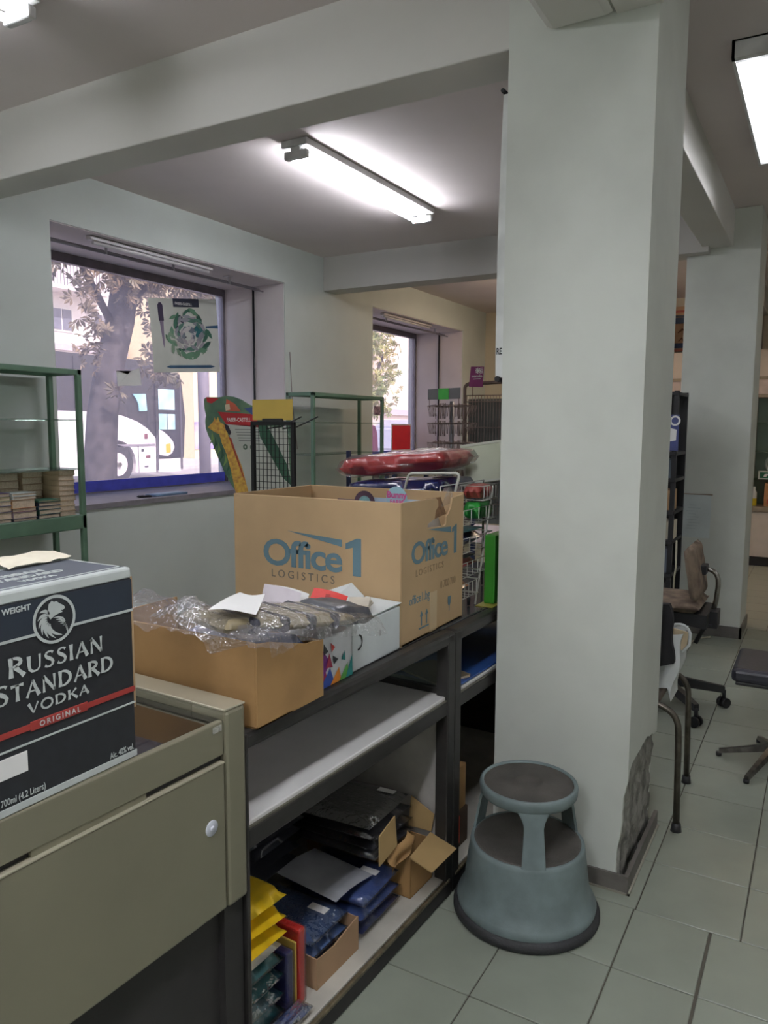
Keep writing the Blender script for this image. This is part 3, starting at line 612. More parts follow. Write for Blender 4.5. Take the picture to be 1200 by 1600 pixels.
for i, (s_, z_) in enumerate((('RUSSIAN', 0.100), ('STANDARD', 0.070), ('VODKA', 0.044))):
    text('lettering', s_, 0.026 if i < 2 else 0.018, (0.785, vy0+z_-0.003, vz1+0.0012), UX, UY, SILV, t, 'CENTER', 0.0006)
b = NB(); box(b, 0.9395, 0.9445, vy0+0.006, vy1-0.02, 1.040, 1.282); part('side_flap', b, CARD, t, 'plain brown inner cardboard flap')
b = NB(); sheet(b, lambda u, v: Vector((0.80+0.135*u, 1.205+0.055*v+0.01*u, 1.3035+0.004*abs(math.sin(u*5+v))+0.012*v*(1-0.6*abs(u-0.4))+0.004*noise.noise(Vector((u*5, v*4, 3))))), 22, 10)
solo('crumpled_paper', b, mat('cream_paper', (226, 218, 196), 0.75, var=0.05), 'creased cream paper lying over the back edge of the black bottle carton', 'paper', (0.79, 1.24, 1.31))

# brown carton with a plastic wrapped bundle on it
bx0, bx1, by0, by1, bz0, bz1 = 1.235, 1.484, 1.022, 1.50, 0.901, 1.092
t = thing('brown_carton', 'plain brown cardboard carton on the counter under the wrapped striped bundle', 'box', ((bx0+bx1)/2, (by0+by1)/2, bz0), R(-0.5))
b = NB(); th = 0.005
for (a, c_, y0, y1, zz) in ((bx0, bx0+th, by0+th+0.0003, by1, bz1), (bx1-th, bx1, by0+th+0.0003, by1, 1.040), (bx0+th, bx1-th, by1-th, by1, bz1)): rbox(b, a, c_, y0, y1, bz0, zz, 0.0015, seg=1)
plate(b, [(0, 0), (bx1-bx0, 0), (bx1-bx0, 0.140), (0.22, 0.143), (0.18, 0.146), (0.13, 0.160), (0.05, 0.182), (0, 0.190)], (bx0, by0, bz0), UX, UZ, th)
box(b, bx0, bx1, by0, by1, bz0, bz0+0.004); part('carton_body', b, CARD2, t)
T = thing('blue_wrapper', 'blue folded packet showing inside the brown carton under the clear film', 'packet', (1.37, 1.1, 1.05))
b = NB(); M = Matrix.Translation((1.362, 1.20, 1.036)) @ Matrix.Rotation(R(3), 4, 'Y'); slabpack(b, 0.195, 0.31, 0.045, M, 0.4, 0.01, 8); part('packet', b, mat('packet_blue', (52, 80, 140), 0.3, var=0.15, coat=0.4), T)
# bundle: olive and black striped pieces with a dark end, paper slip, crumpled clear bag
T = thing('wrapped_bundle', 'striped olive and black bundle in a crumpled clear plastic bag with paper slip', 'bundle', (1.45, 1.15, 1.11))
MB_ = Matrix.Translation((1.415, 1.122, 1.099)) @ Matrix.Rotation(R(-14), 4, 'Z') @ Matrix.Rotation(R(7), 4, 'Y')
b = NB(); slabpack(b, 0.40, 0.20, 0.034, MB_, 0.2, 0.003, 12, 20, 10); part('striped_pack', b, mat('olive_pack', (138, 126, 98), 0.5, var=0.12, scale=20), T)
STR = mat('dark_stripe', (56, 57, 66), 0.45)
for i, x in enumerate((-0.12, -0.035, 0.045, 0.12)):
    b = NB(); rbox(b, x-0.013, x+0.013, -0.1025, 0.1025, -0.0195, 0.0195, 0.012, MB_); part('stripe', b, STR, T)
b = NB(); M = MB_ @ Matrix.Translation((0.200, 0, 0.003)); slabpack(b, 0.12, 0.185, 0.050, M, 0.75, 0.006, 14); part('dark_end', b, mat('dark_cloth', (62, 64, 70), 0.4, var=0.2, scale=18, coat=0.3), T)
b = NB(); SL = [Vector((1.205, 1.130, 1.158)), Vector((1.258, 1.042, 1.150)), Vector((1.430, 1.155, 1.145)), Vector((1.396, 1.204, 1.152))]
sheet(b, lambda u, v: SL[0].lerp(SL[1], u).lerp(SL[3].lerp(SL[2], u), v)+UZ*0.004*math.sin(u*4+v*3), 6, 6); part('paper_slip', b, PAPER, T)
def bag(seed, z0, amp):
    def f(u, v):
        x = -0.265+0.515*u; y = -0.150+0.255*v
        e = math.sin(math.pi*min(1, max(0, u)))**0.4*math.sin(math.pi*v)**0.35
        q = noise.noise(Vector((x*9, y*9, seed)))*1.0+0.6*noise.noise(Vector((x*24, y*22, seed+5)))+0.3*noise.noise(Vector((x*60, y*60, seed+9)))
        lift = 0.030*max(0, 1-abs((u-0.10)/0.16)**2)*max(0, 1-abs((v-0.70)/0.35)**2)
        droop = -0.070*max(0, (0.30-v)/0.30)*max(0, 1-abs((u-0.15)/0.30)) - 0.030*max(0, (0.12-v)/0.12)
        z = z0 + 0.026*e + amp*q*(1.1 if u < 0.35 else 0.30) + lift*(1+0.6*q) + droop
        p = MB_ @ Vector((x+0.008*q, y+0.010*q, z))
        if p.y > 1.008 and p.x < 1.50: p.z = max(p.z, 1.097-0.046*min(1, max(0, (p.x-1.28)/0.20)))
        return p
    return f
b = NB(); sheet(b, bag(3, 0.000, 0.014), 74, 44, smooth=False); part('clear_bag', b, POLY, T)
def crumple(u, v):
    x = 1.190+0.150*u-0.02*v; y = 1.000+0.46*v
    q = noise.noise(Vector((x*16, y*12, 4)))+0.6*noise.noise(Vector((x*36, y*30, 9)))+0.25*noise.noise(Vector((x*80, y*76, 2)))
    z = 1.110+0.016*q+0.026*math.sin(math.pi*v)*math.sin(math.pi*u) + 0.045*max(0, 1-abs((v-0.80)/0.25))*math.sin(math.pi*u)
    y += 0.008*q; x += 0.008*q
    return Vector((x, y, max(z, 1.0965) if y > 1.012 else 1.0965-0.06*u*min(1, (1.012-y)/0.02)))
b = NB(); sheet(b, crumple, 40, 70); part('crumpled_end', b, film('crumpled_film', (252, 252, 252), 0.14, 0.13, 0.14, bump=0.6, bscale=45), T)
# open white carton
wx0, wx1, wy0, wy1 = 1.665, 1.925, 1.052, 1.30
t = thing('white_carton', 'white cardboard carton with raised lid flap in front of the large box', 'box', ((wx0+wx1)/2, (wy0+wy1)/2, 0.901), R(-0.5))
WC = mat('white_carton', (206, 212, 212), 0.5, var=0.04, scale=10)
b = NB(); rbox(b, wx0, wx1, wy0, wy1, 0.901, 1.030, 0.004); part('carton_body', b, WC, t)
b = NB(); quad(b, [Vector((wx0+0.01, wy0-0.001, 1.033)), Vector((wx1+0.002, wy0-0.002, 1.040)), Vector((wx1, wy0+0.115, 1.045)), Vector((wx0+0.01, wy0+0.125, 1.050))], 0.003); part('lid_flap', b, WC, t)
b = NB(); quad(b, [Vector((wx0+0.02, wy0+0.13, 1.036)), Vector((wx1-0.005, wy0+0.12, 1.046)), Vector((wx1-0.005, wy0+0.165, 1.082)), Vector((wx0+0.12, wy0+0.19, 1.072))], 0.003); part('lid_flap', b, WC, t)
b = NB(); ring2(b, (1.690, 0.978), 0.017, 0.022, (0, wy0-0.0005, 0), UX, UZ, 0.0012, 24, -100, 80); part('printed_curve', b, INKB, t)
b = NB(); box(b, 1.806, 1.809, wy0-0.0016, wy0, 0.968, 0.985); part('printed_tick', b, mat('print_grey', (170, 172, 172), 0.6), t)
T = thing('card_stack', 'small stack of cream cards lying on top of the white carton', 'cards', (1.76, 1.10, 1.05))
for i in range(3):
    b = NB(); M = Matrix.Translation((1.765, 1.095, 1.0535+0.006*i)) @ Matrix.Rotation(R(18+5*i), 4, 'Z'); rbox(b, -0.05, 0.05, -0.03, 0.03, 0, 0.0055, 0.001, M, 1); part('card', b, mat('cream_card', (204, 196, 180), 0.7), T)
# gift bag with colourful triangles
t = thing('paper_bag', 'white carrier bag printed with coloured triangles squeezed beside the brown carton', 'bag', (1.59, 1.1, 0.901))
b = NB(); rbox(b, 1.500, 1.655, 1.048, 1.17, 0.901, 1.028, 0.004); part('bag_body', b, mat('bag_white', (214, 216, 220), 0.45), t)
tri = [((0, 0), (0.045, 0), (0.0, 0.12), 'a3284e'), ((0, 0.12), (0.05, 0.06), (0.012, 0.02), '7c2e86'), ((0.0, 0.0), (0.07, 0.0), (0.05, 0.045), '2f4fa0'), ((0.05, 0.0), (0.10, 0.0), (0.09, 0.038), 'e08a2c'), ((0.09, 0.0), (0.135, 0.0), (0.13, 0.04), '5aa648'), ((0.12, 0.0), (0.154, 0.0), (0.152, 0.055), '2e8f8c'), ((0.03, 0.05), (0.06, 0.045), (0.045, 0.085), 'a3284e'), ((0.065, 0.05), (0.085, 0.06), (0.06, 0.075), '34343c'), ((0.02, 0.085), (0.04, 0.09), (0.02, 0.115), '34343c'), ((0.10, 0.055), (0.118, 0.048), (0.115, 0.075), '2e8f8c'), ((0.055, 0.085), (0.07, 0.095), (0.05, 0.11), 'c23a34')]
for i, (p, q, r_, c_) in enumerate(tri):
    b = NB(); blob(b, [p, q, r_], (1.500, 1.048, 0.902), UX, UZ, 0.0012+0.0002*i); part('printed_triangle', b, mat('tri_'+c_, c_, 0.5), t)
# folder of papers leaning between the bundle and the tall box
t = thing('paper_folder', 'red and white paper folder leaning behind the wrapped bundle', 'folder', (1.68, 1.24, 1.05))
def fold(y0, y1, z0, z1, x0, m, nm):
    b = NB(); sheet(b, lambda u, v: Vector((x0+0.035*v, y0+(y1-y0)*u, z0+(z1-z0)*v+0.004*math.sin(u*3.1)-0.012*u*v)), 10, 5); part(nm, b, m, t)
fold(1.31, 1.185, 1.030, 1.122, 1.585, mat('vellum_sheet', (206, 198, 202), 0.5), 'loose_sheet')
fold(1.218, 1.105, 1.056, 1.102, 1.690, mat('folder_red', (204, 44, 36), 0.45), 'red_cover')
fold(1.30, 1.182, 1.030, 1.114, 1.616, PAPER, 'white_sheet')
b = NB(); plate(b, [(0, 0), (0.014, 0), (0.014, 0.040), (0, 0.040)], (1.689, 1.165, 1.058), -UY, (0.41, 0, 0.91), 0.001); part('red_band', b, mat('folder_dark_red', (150, 30, 28), 0.4), t)

# the tall open carton
ox0, ox1, oy0, oy1, oz1 = 1.933, 2.377, 1.055, 1.688, 1.331
t = thing('tall_carton', 'tall open cardboard carton with blue printed lettering and a torn hand hole', 'box', ((ox0+ox1)/2, (oy0+oy1)/2, 0.901))
b = NB(); rbox(b, ox0, ox0+0.006, oy0, oy1, 0.901, oz1, 0.002, seg=1); p1 = part('side_panel', b, CARD, t)
b = NB(); rbox(b, ox1-0.006, ox1, oy0, oy1, 0.901, oz1, 0.002, seg=1); part('side_panel', b, CARD, t)
b = NB(); rbox(b, ox0+0.006, ox1-0.006, oy1-0.006, oy1, 0.901, oz1, 0.002, seg=1); part('side_panel', b, CARD, t)
b = NB(); u0 = ox0+0.006
plate(b, [(0, 0.901), (ox1-ox0-0.012, 0.901), (ox1-ox0-0.012, oz1-0.006), (0.345, oz1-0.012), (0.338, 1.290), (0.318, 1.270), (0.302, 1.262), (0.300, 1.236), (0.280, 1.232), (0.164, 1.240), (0.170, 1.252), (0.215, 1.262), (0.222, 1.288), (0.240, 1.300), (0.238, 1.318), (0.225, oz1-0.004), (0, oz1)], (u0, oy0, 0), UX, UZ, 0.006)
part('side_panel', b, CARD, t)
b = NB(); box(b, ox0, ox1, oy0, oy1, 0.901, 0.906); part('base_panel', b, CARD, t)
b = NB(); quad(b, [Vector((2.13, oy0+0.016, 1.252)), Vector((2.262, oy0+0.012, 1.268)), Vector((2.268, oy0+0.035, 1.322)), Vector((2.178, oy0+0.040, 1.322))], 0.003); part('torn_flap', b, CARDD, t)
text('lettering', 'Office', 0.118, (ox0-0.0006, 1.568, 1.108), -UY, UZ, INKBLUE, t, 'LEFT', 0.0025, sx=1.19, space=0.90)
b = NB(); blob(b, [(0, 1.100), (0.030, 1.100), (0.030, 1.216), (0.014, 1.216), (-0.026, 1.198), (-0.026, 1.180), (0, 1.187)], (ox0, 1.221, 0), -UY, UZ, 0.001); part('lettering', b, INKBLUE, t)
b = NB(); blob(b, [(0, 0), (0.208, -0.036), (0.208, -0.014)], (ox0, 1.468, 1.222), -UY, UZ, 0.001); part('roof_mark', b, INKBLUE, t)
text('lettering', 'LOGISTICS', 0.036, (ox0-0.0006, 1.534, 1.068), -UY, UZ, mat('printed_grey', (116, 108, 96), 0.8), t, 'LEFT', 0.0, sx=1.0, space=1.52)
text('lettering', 'Office', 0.094, (1.996, oy0-0.0006, 1.138), UX, UZ, INKBLUE, t, 'LEFT', 0.002, sx=1.24, space=0.90)
b = NB(); blob(b, [(0, 0), (0.022, 0), (0.022, 0.097), (0.016, 0.097), (-0.016, 0.086), (-0.016, 0.072), (0, 0.075)], (2.298, oy0, 1.133), UX, UZ, 0.001); part('lettering', b, INKBLUE, t)
b = NB(); blob(b, [(0, 0), (0.17, -0.028), (0.17, -0.008)], (2.105, oy0, 1.234), UX, UZ, 0.001); part('roof_mark', b, INKBLUE, t)
text('lettering', 'LOGISTICS', 0.030, (2.025, oy0-0.0006, 1.098), UX, UZ, mat('printed_faint', (140, 118, 88), 0.8), t, 'LEFT', 0.0, space=1.45)
text('lettering', 'office1.bg', 0.040, (1.985, oy0-0.0006, 1.016), UX, UZ, INKBLUE, t, 'LEFT', 0.0, sx=0.9)
text('lettering', '0 700 700', 0.036, (2.20, oy0-0.0006, 1.030), UX, UZ, mat('printed_faint', (140, 118, 88), 0.8), t, 'LEFT', 0.0, sx=0.8)
b = NB()
for q in (2.066, 2.102):
    blob(b, [(-0.004, 0), (0.004, 0), (0.004, 0.030), (0.012, 0.030), (0, 0.048), (-0.012, 0.030), (-0.004, 0.030)], (q, oy0, 0.938), UX, UZ, 0.001)
box(b, 2.05, 2.118, oy0-0.001, oy0, 0.928, 0.933); part('arrow_mark', b, INKBLUE, t)
b = NB(); blob(b, [(-0.010, 0.02), (-0.012, 0.045), (0.012, 0.045), (0.010, 0.02), (0.003, 0.012), (0.003, -0.004), (-0.003, -0.004), (-0.003, 0.012)], (2.268, oy0, 0.948), UX, UZ, 0.001); part('glass_mark', b, INKBLUE, t)
b = NB(); box(b, 2.125, 2.175, oy0-0.0009, oy0, 0.903, 1.03); part('packing_tape', b, mat('packing_tape', (188, 164, 126), 0.3, var=0.05), t)
# cards and paper inside it
T = thing('round_card', 'purple card with a round opening sticking up from the tall carton', 'card', (2.18, 1.36, 1.3))
b = NB(); box(b, 2.181, 2.184, 1.30, 1.44, 1.22, 1.306); ring2(b, (0, 0), 0.024, 0.041, (2.18, 1.330, 1.297), -UY, UZ, 0.001, 28); part('card_face', b, mat('purple_card', (70, 48, 66), 0.5), T)
b = NB(); blob(b, [(0.024*math.cos(i*0.3), 0.024*math.sin(i*0.3)) for i in range(21)], (2.18, 1.330, 1.297), -UY, UZ, 0.0005); part('round_label', b, mat('teal_label', (120, 168, 172), 0.5, var=0.2, scale=60), T)
T = thing('badge_card', 'pale blue card with a round pink lettered badge in the tall carton', 'card', (2.19, 1.22, 1.3))
b = NB(); box(b, 2.196, 2.199, 1.13, 1.34, 1.20, 1.315); part('card_face', b, mat('paleblue_card', (172, 190, 206), 0.5), T)
b = NB(); blob(b, [(0.040*math.cos(i*0.25), 0.040*math.sin(i*0.25)) for i in range(25)], (2.195, 1.216, 1.316), -UY, UZ, 0.0); part('badge', b, mat('badge_blue', (150, 188, 202), 0.5), T)
text('lettering', 'Bunny', 0.030, (2.1945, 1.216, 1.318), -UY, UZ, mat('badge_pink', (190, 84, 140), 0.5), T, 'CENTER', 0.0012)
text('lettering', 'FARM', 0.020, (2.1945, 1.216, 1.298), -UY, UZ, mat('badge_pink', (190, 84, 140), 0.5), T, 'CENTER', 0.0008)
b = NB(); quad(b, [Vector((2.10, 1.085, 1.22)), Vector((2.26, 1.083, 1.225)), Vector((2.245, 1.092, 1.272)), Vector((2.20, 1.095, 1.258))], 0.002)
solo('folded_leaflet', b, PAPER, 'white folded leaflet visible through the torn hand hole', 'leaflet', (2.18, 1.09, 1.24))
b = NB(); quad(b, [Vector((2.24, 1.075, 1.29)), Vector((2.34, 1.075, 1.30)), Vector((2.325, 1.078, 1.352)), Vector((2.30, 1.08, 1.345))], 0.001)
solo('clear_sleeve', b, POLY, 'crumpled clear sleeve poking over the rim of the tall carton', 'sleeve', (2.3, 1.075, 1.31))

# ------------------------------------------------------------------ kick stool
SX, SY = 2.246, 0.757
STG = mat('stool_grey', (118, 132, 132), 0.5, var=0.14, scale=9, bump=0.05, bscale=120)
RUB = mat('stool_rubber', (46, 47, 48), 0.7, var=0.12, scale=30, bump=0.2, bscale=160)
RUBT = mat('stool_tread', (84, 80, 74), 0.75, var=0.25, scale=7, bump=0.25, bscale=220)
t = thing('kick_stool', 'round grey two step kick stool with rubber ring standing by the front pillar', 'stool', (SX, SY, 0))
b = NB(); lathe(b, [(0.205, 0.0), (0.226, 0.0), (0.233, 0.007), (0.233, 0.020), (0.228, 0.030), (0.219, 0.034), (0.205, 0.034)], (SX, SY, 0), 64); part('rubber_ring', b, RUB, t)
b = NB(); lathe(b, [(0.219, 0.030), (0.222, 0.045), (0.216, 0.058), (0.206, 0.074), (0.199, 0.095), (0.194, 0.13), (0.188, 0.18), (0.182, 0.225), (0.180, 0.236), (0.176, 0.240), (0.168, 0.238)], (SX, SY, 0), 64); part('base', b, STG, t)
b = NB(); lathe(b, [(0.001, 0.239), (0.06, 0.2395), (0.15, 0.2395), (0.160, 0.2405), (0.170, 0.238), (0.170, 0.232)], (SX, SY, 0), 64); part('lower_tread', b, RUBT, t, 'worn dark rubber tread of the lower step')
ac = math.atan2(-SY, -SX)+R(7)
for k in (0, 1, 2):
    a = ac + k*R(120); hw0, hw1 = R(10.5), R(15)
    b = NB(); n = 14; nz_ = 12; O, I = [], []
    for j in range(nz_+1):
        f = j/nz_; z = 0.228+f*0.170; r = 0.181-0.030*f
        hw = hw0*(1.12-0.12*f) + (R(9)*((f-0.72)/0.28)**2 if f > 0.72 else 0)
        O.append([Vector((SX+r*math.cos(a-hw+2*hw*i/n), SY+r*math.sin(a-hw+2*hw*i/n), z)) for i in range(n+1)])
        I.append([Vector((SX+(r-0.008)*math.cos(a-hw+2*hw*i/n), SY+(r-0.008)*math.sin(a-hw+2*hw*i/n), z)) for i in range(n+1)])
    VO = [[b.verts.new(p) for p in r_] for r_ in O]; VI = [[b.verts.new(p) for p in r_] for r_ in I]
    for j in range(nz_):
        for i in range(n):
            b.faces.new((VO[j][i], VO[j][i+1], VO[j+1][i+1], VO[j+1][i])).smooth = True; b.faces.new((VI[j][i+1], VI[j][i], VI[j+1][i], VI[j+1][i+1])).smooth = True
        b.faces.new((VO[j][0], VO[j+1][0], VI[j+1][0], VI[j][0])); b.faces.new((VO[j][n], VI[j][n], VI[j+1][n], VO[j+1][n]))
    part('leg', b, STG, t)
b = NB(); lathe(b, [(0.132, 0.394), (0.148, 0.394), (0.153, 0.402), (0.155, 0.422), (0.153, 0.431), (0.148, 0.434), (0.142, 0.432), (0.141, 0.426)], (SX, SY, 0), 64); disc(b, (SX, SY, 0.395), 0.134, 48, -1); part('top_rim', b, STG, t)
b = NB(); lathe(b, [(0.001, 0.4285), (0.040, 0.4285), (0.042, 0.4305), (0.046, 0.4305), (0.048, 0.4285), (0.132, 0.4285), (0.1415, 0.427)], (SX, SY, 0), 64); part('upper_tread', b, RUBT, t, 'dusty ribbed rubber tread of the top step')

# ------------------------------------------------------------------ chairs in the aisle
OLDW = mat('worn_upholstery', (134, 118, 100), 0.75, var=0.25, scale=13, bump=0.3, bscale=18, c2=(74, 58, 48))
BLKP = mat('black_plastic', (34, 34, 36), 0.5)
cx, cy = 4.40, 0.72
t = thing('office_chair', 'old office chair with cracked brown seat and chrome back post on castors', 'chair', (cx, cy, 0))
b = NB(); M = Matrix.Translation((cx, cy+0.02, 0.607)); slabpack(b, 0.42, 0.44, 0.055, M, 0.45, 0.006, 5, 16, 16); part('seat', b, OLDW, t)
b = NB()
for sx in (-0.07, 0.07): quad(b, [Vector((cx+sx-0.012, cy+0.15, 0.565)), Vector((cx+sx+0.012, cy+0.15, 0.565)), Vector((cx+sx+0.012, cy-0.25, 0.50)), Vector((cx+sx-0.012, cy-0.25, 0.50))], 0.004)
hexa(b, [Vector(q) for q in ((cx-0.17, cy-0.235, 0.50), (cx+0.17, cy-0.235, 0.50), (cx+0.17, cy+0.16, 0.545), (cx-0.17, cy+0.16, 0.545), (cx-0.17, cy-0.235, 0.576), (cx+0.17, cy-0.235, 0.576), (cx+0.17, cy+0.20, 0.578), (cx-0.17, cy+0.20, 0.578))]); box(b, cx-0.06, cx+0.06, cy-0.275, cy-0.20, 0.485, 0.575); box(b, cx-0.09, cx+0.09, cy-0.2, cy+0.16, 0.545, 0.565); part('seat_bracket', b, BLKP, t)
b = NB(); tube(b, [(cx+0.02, cy-0.235, 0.52), (cx+0.02, cy-0.255, 0.62), (cx+0.02, cy-0.262, 0.70)]+arc((cx+0.02, cy-0.262, 0.72), (cx+0.02, cy-0.26, 0.79), (cx+0.02, cy-0.195, 0.792)), 0.013, 10); part('back_post', b, CHROME, t)
b = NB(); M = Matrix.Translation((cx, cy-0.150, 0.785)) @ Matrix.Rotation(R(-10), 4, 'X') @ Matrix.Rotation(R(90), 4, 'X'); slabpack(b, 0.38, 0.29, 0.06, M, 0.6, 0.005, 9, 16, 14); part('backrest', b, OLDW, t)
b = NB(); rbox(b, cx-0.03, cx+0.07, cy-0.205, cy-0.165, 0.765, 0.815, 0.006); part('back_clamp', b, BLKP, t)
b = NB(); tube(b, [(cx+0.05, cy-0.22, 0.51), (cx+0.03, cy-0.16, 0.37)], 0.012, 8); part('tilt_lever', b, BLKP, t)
b = NB(); tube(b, [(cx, cy, 0.10), (cx, cy, 0.34)], 0.028, 14); tube(b, [(cx, cy, 0.30), (cx, cy, 0.56)], 0.018, 12); part('gas_column', b, BLKP, t)
for k in range(5):
    a = math.atan2(0.379-cy, 4.54-cx)+k*2*math.pi/5; ex, ey = cx+0.335*math.cos(a), cy+0.335*math.sin(a)
    b = NB(); P = [Vector((cx, cy, 0.155)), Vector((ex, ey, 0.105))]; d = (P[1]-P[0]).normalized(); q = Vector((-d.y, d.x, 0))
    hexa(b, [P[0]-q*0.026-UZ*0.03, P[1]-q*0.016-UZ*0.02, P[1]+q*0.016-UZ*0.02, P[0]+q*0.026-UZ*0.03, P[0]-q*0.020+UZ*0.03, P[1]-q*0.014+UZ*0.016, P[1]+q*0.014+UZ*0.016, P[0]+q*0.020+UZ*0.03])
    arm = part('base_leg', b, BLKP, t)
    b = NB(); tube(b, [(ex, ey, 0.04), (ex, ey, 0.10)], 0.010, 8)
    wq = Vector((-math.sin(a+0.5), math.cos(a+0.5), 0))
    for s in (-1, 1): tube(b, [Vector((ex, ey, 0.029))+wq*s*0.008, Vector((ex, ey, 0.029))+wq*s*0.026], 0.028, 16)
    part('caster', b, DARKM, arm)
# chair with tube legs, seen past the pillar, with jacket and carrier bag on it
t = thing('tube_leg_chair', 'chair with worn chrome tube legs half hidden behind the front pillar', 'chair', (3.22, 0.62, 0))
TL = mat('worn_tube', (104, 98, 88), 0.35, 0.8, var=0.2, scale=25)
for x in (3.0, 3.45):
    b = NB(); y0 = 0.415 if x < 3.2 else 0.445
    tube(b, [(x-0.003, y0, 0.012), (x-0.004, y0+0.006, 0.36)] + arc((x-0.004, y0+0.008, 0.40), (x-0.004, y0+0.010, 0.475), (x-0.002, y0+0.085, 0.490), 7) + [(x, y0+0.30, 0.492)], 0.0125, 10); part('leg', b, TL, t)
for (x, y) in ((3.0, 0.83), (3.46, 0.85)): b = NB(); tube(b, [(x, y, 0.50), (x, y, 0.012)], 0.0125, 8); part('leg', b, TL, t)
for (x, y) in ((2.997, 0.415), (3.45, 0.445), (3.0, 0.83), (3.46, 0.85)): b = NB(); lathe(b, [(0.001, 0), (0.021, 0), (0.019, 0.012), (0.0165, 0.032), (0.012, 0.033)], (x, y, 0), 14); part('foot', b, BLKP, t)
b = NB(); rbox(b, 3.02, 3.44, 0.50, 0.84, 0.480, 0.505, 0.01); part('seat', b, mat('brown_seat', (92, 80, 68), 0.6), t)
b = NB(); tube(b, [(3.02, 0.83, 0.50), (3.02, 0.83, 0.86)], 0.011, 8); tube(b, [(3.44, 0.83, 0.50), (3.44, 0.83, 0.86)], 0.011, 8); tube(b, [(3.02, 0.83, 0.855), (3.44, 0.83, 0.855)], 0.011, 8); part('back_frame', b, TL, t)
t = thing('carrier_bag', 'white plastic carrier bag with a loop handle resting on the tube leg chair', 'bag', (3.2, 0.60, 0.507))
BAGW = mat('bag_plastic', (206, 210, 208), 0.35, var=0.06, scale=12, bump=0.25, bscale=24)
def bagf(u, v):
    y = 0.63-(0.150+0.035*v)*u+0.008*math.sin(v*9)*u; z = 0.509+0.225*v*(0.9+0.1*u)
    return Vector((3.155-0.018*math.sin(math.pi*u)+0.010*noise.noise(Vector((u*4, v*4, 2)))+0.02*v, y, z-0.055*max(0, (u-0.93)/0.07)*(1-v)))
bagb = lambda u, v: bagf(u, v)+Vector((0.17-0.02*v, 0.0, 0.0))
b = NB(); sheet(b, bagf, 18, 18); sheet(b, bagb, 18, 14); sheet(b, lambda u, v: bagf(1, v).lerp(bagb(1, v), u), 8, 14); sheet(b, lambda u, v: bagf(0, v).lerp(bagb(0, v), u), 6, 14); sheet(b, lambda u, v: bagf(u, 0).lerp(bagb(u, 0), v), 10, 4); part('bag_body', b, BAGW, t)
b = NB(); hp = [Vector((3.19, 0.512, 0.70)), Vector((3.19, 0.50, 0.752))]+arc((3.19, 0.495, 0.76), (3.19, 0.44, 0.785), (3.19, 0.424, 0.735), 6)+[Vector((3.19, 0.424, 0.690)), Vector((3.19, 0.450, 0.655))]
tube(b, hp, 0.006, 8); part('handle', b, BAGW, t)
b = NB(); quad(b, [Vector((3.20, 0.515, 0.66)), Vector((3.20, 0.440, 0.66)), Vector((3.20, 0.430, 0.735)), Vector((3.20, 0.515, 0.75))], 0.01); part('bag_contents', b, mat('beige_contents', (196, 178, 146), 0.7), t)
b = NB(); quad(b, [Vector((3.175, 0.530, 0.66)), Vector((3.175, 0.500, 0.66)), Vector((3.175, 0.500, 0.76)), Vector((3.175, 0.540, 0.80))], 0.01); part('blue_lining', b, mat('blue_lining', (112, 130, 156), 0.6), t)
def jk(u, v):
    y = 0.70-(0.205+0.050*v-0.03*v*v)*u; z = 0.862-0.235*v-0.02*math.sin(u*3)*v
    return Vector((3.105-0.020*math.sin(math.pi*u)-0.012*math.sin(u*9+v*2)*v, y-0.006*math.sin(v*8)*u, z))
jb_ = lambda u, v: jk(u, v)+Vector((0.036, 0, 0))
b = NB(); sheet(b, jk, 18, 18); sheet(b, jb_, 18, 18); sheet(b, lambda u, v: jk(1, v).lerp(jb_(1, v), u), 3, 18); sheet(b, lambda u, v: jk(u, 1).lerp(jb_(u, 1), v), 18, 3); sheet(b, lambda u, v: jk(u, 0).lerp(jb_(u, 0), v), 18, 3)
solo('jacket', b, mat('black_cloth', (22, 22, 24), 0.85, var=0.1, scale=30, bump=0.3, bscale=40), 'black jacket hanging in front of the white carrier bag beside the front pillar', 'jacket', (3.12, 0.58, 0.74))
# black padded stool with star foot
t = thing('padded_stool', 'low black padded stool on a chrome star foot at the frame edge', 'stool', (3.90, 0.14, 0))
b = NB(); rbox(b, 3.735, 4.135, -0.05, 0.314, 0.395, 0.462, 0.022, None, 3); part('cushion', b, mat('black_leather', (52, 52, 60), 0.32, var=0.1, scale=14, bump=0.06, bscale=90), t)
b = NB(); rbox(b, 3.75, 4.12, -0.03, 0.295, 0.380, 0.396, 0.004); part('seat_board', b, BLKP, t)
b = NB(); tube(b, [(3.87, 0.125, 0.05), (3.90, 0.125, 0.38)], 0.020, 12); part('column', b, CHROME, t)
for k, (x, y) in enumerate(((3.825, 0.355), (3.575, 0.215), (3.70, -0.06), (4.0, -0.09), (4.09, 0.20))):
    b = NB(); P = [Vector((3.87, 0.125, 0.075)), Vector((x, y, 0.026))]; d = (P[1]-P[0]).normalized(); q = Vector((-d.y, d.x, 0))
    hexa(b, [P[0]-q*0.020-UZ*0.014, P[1]-q*0.012-UZ*0.010, P[1]+q*0.012-UZ*0.010, P[0]+q*0.020-UZ*0.014, P[0]-q*0.014+UZ*0.014, P[1]-q*0.008+UZ*0.009, P[1]+q*0.008+UZ*0.009, P[0]+q*0.014+UZ*0.014])
    part('foot_arm', b, mat('foot_metal', (110, 106, 100), 0.3, 0.8, var=0.3, scale=20), t)
    b = NB(); tube(b, [(x, y, 0.002), (x, y, 0.018)], 0.013, 10); part('glide', b, BLKP, t)
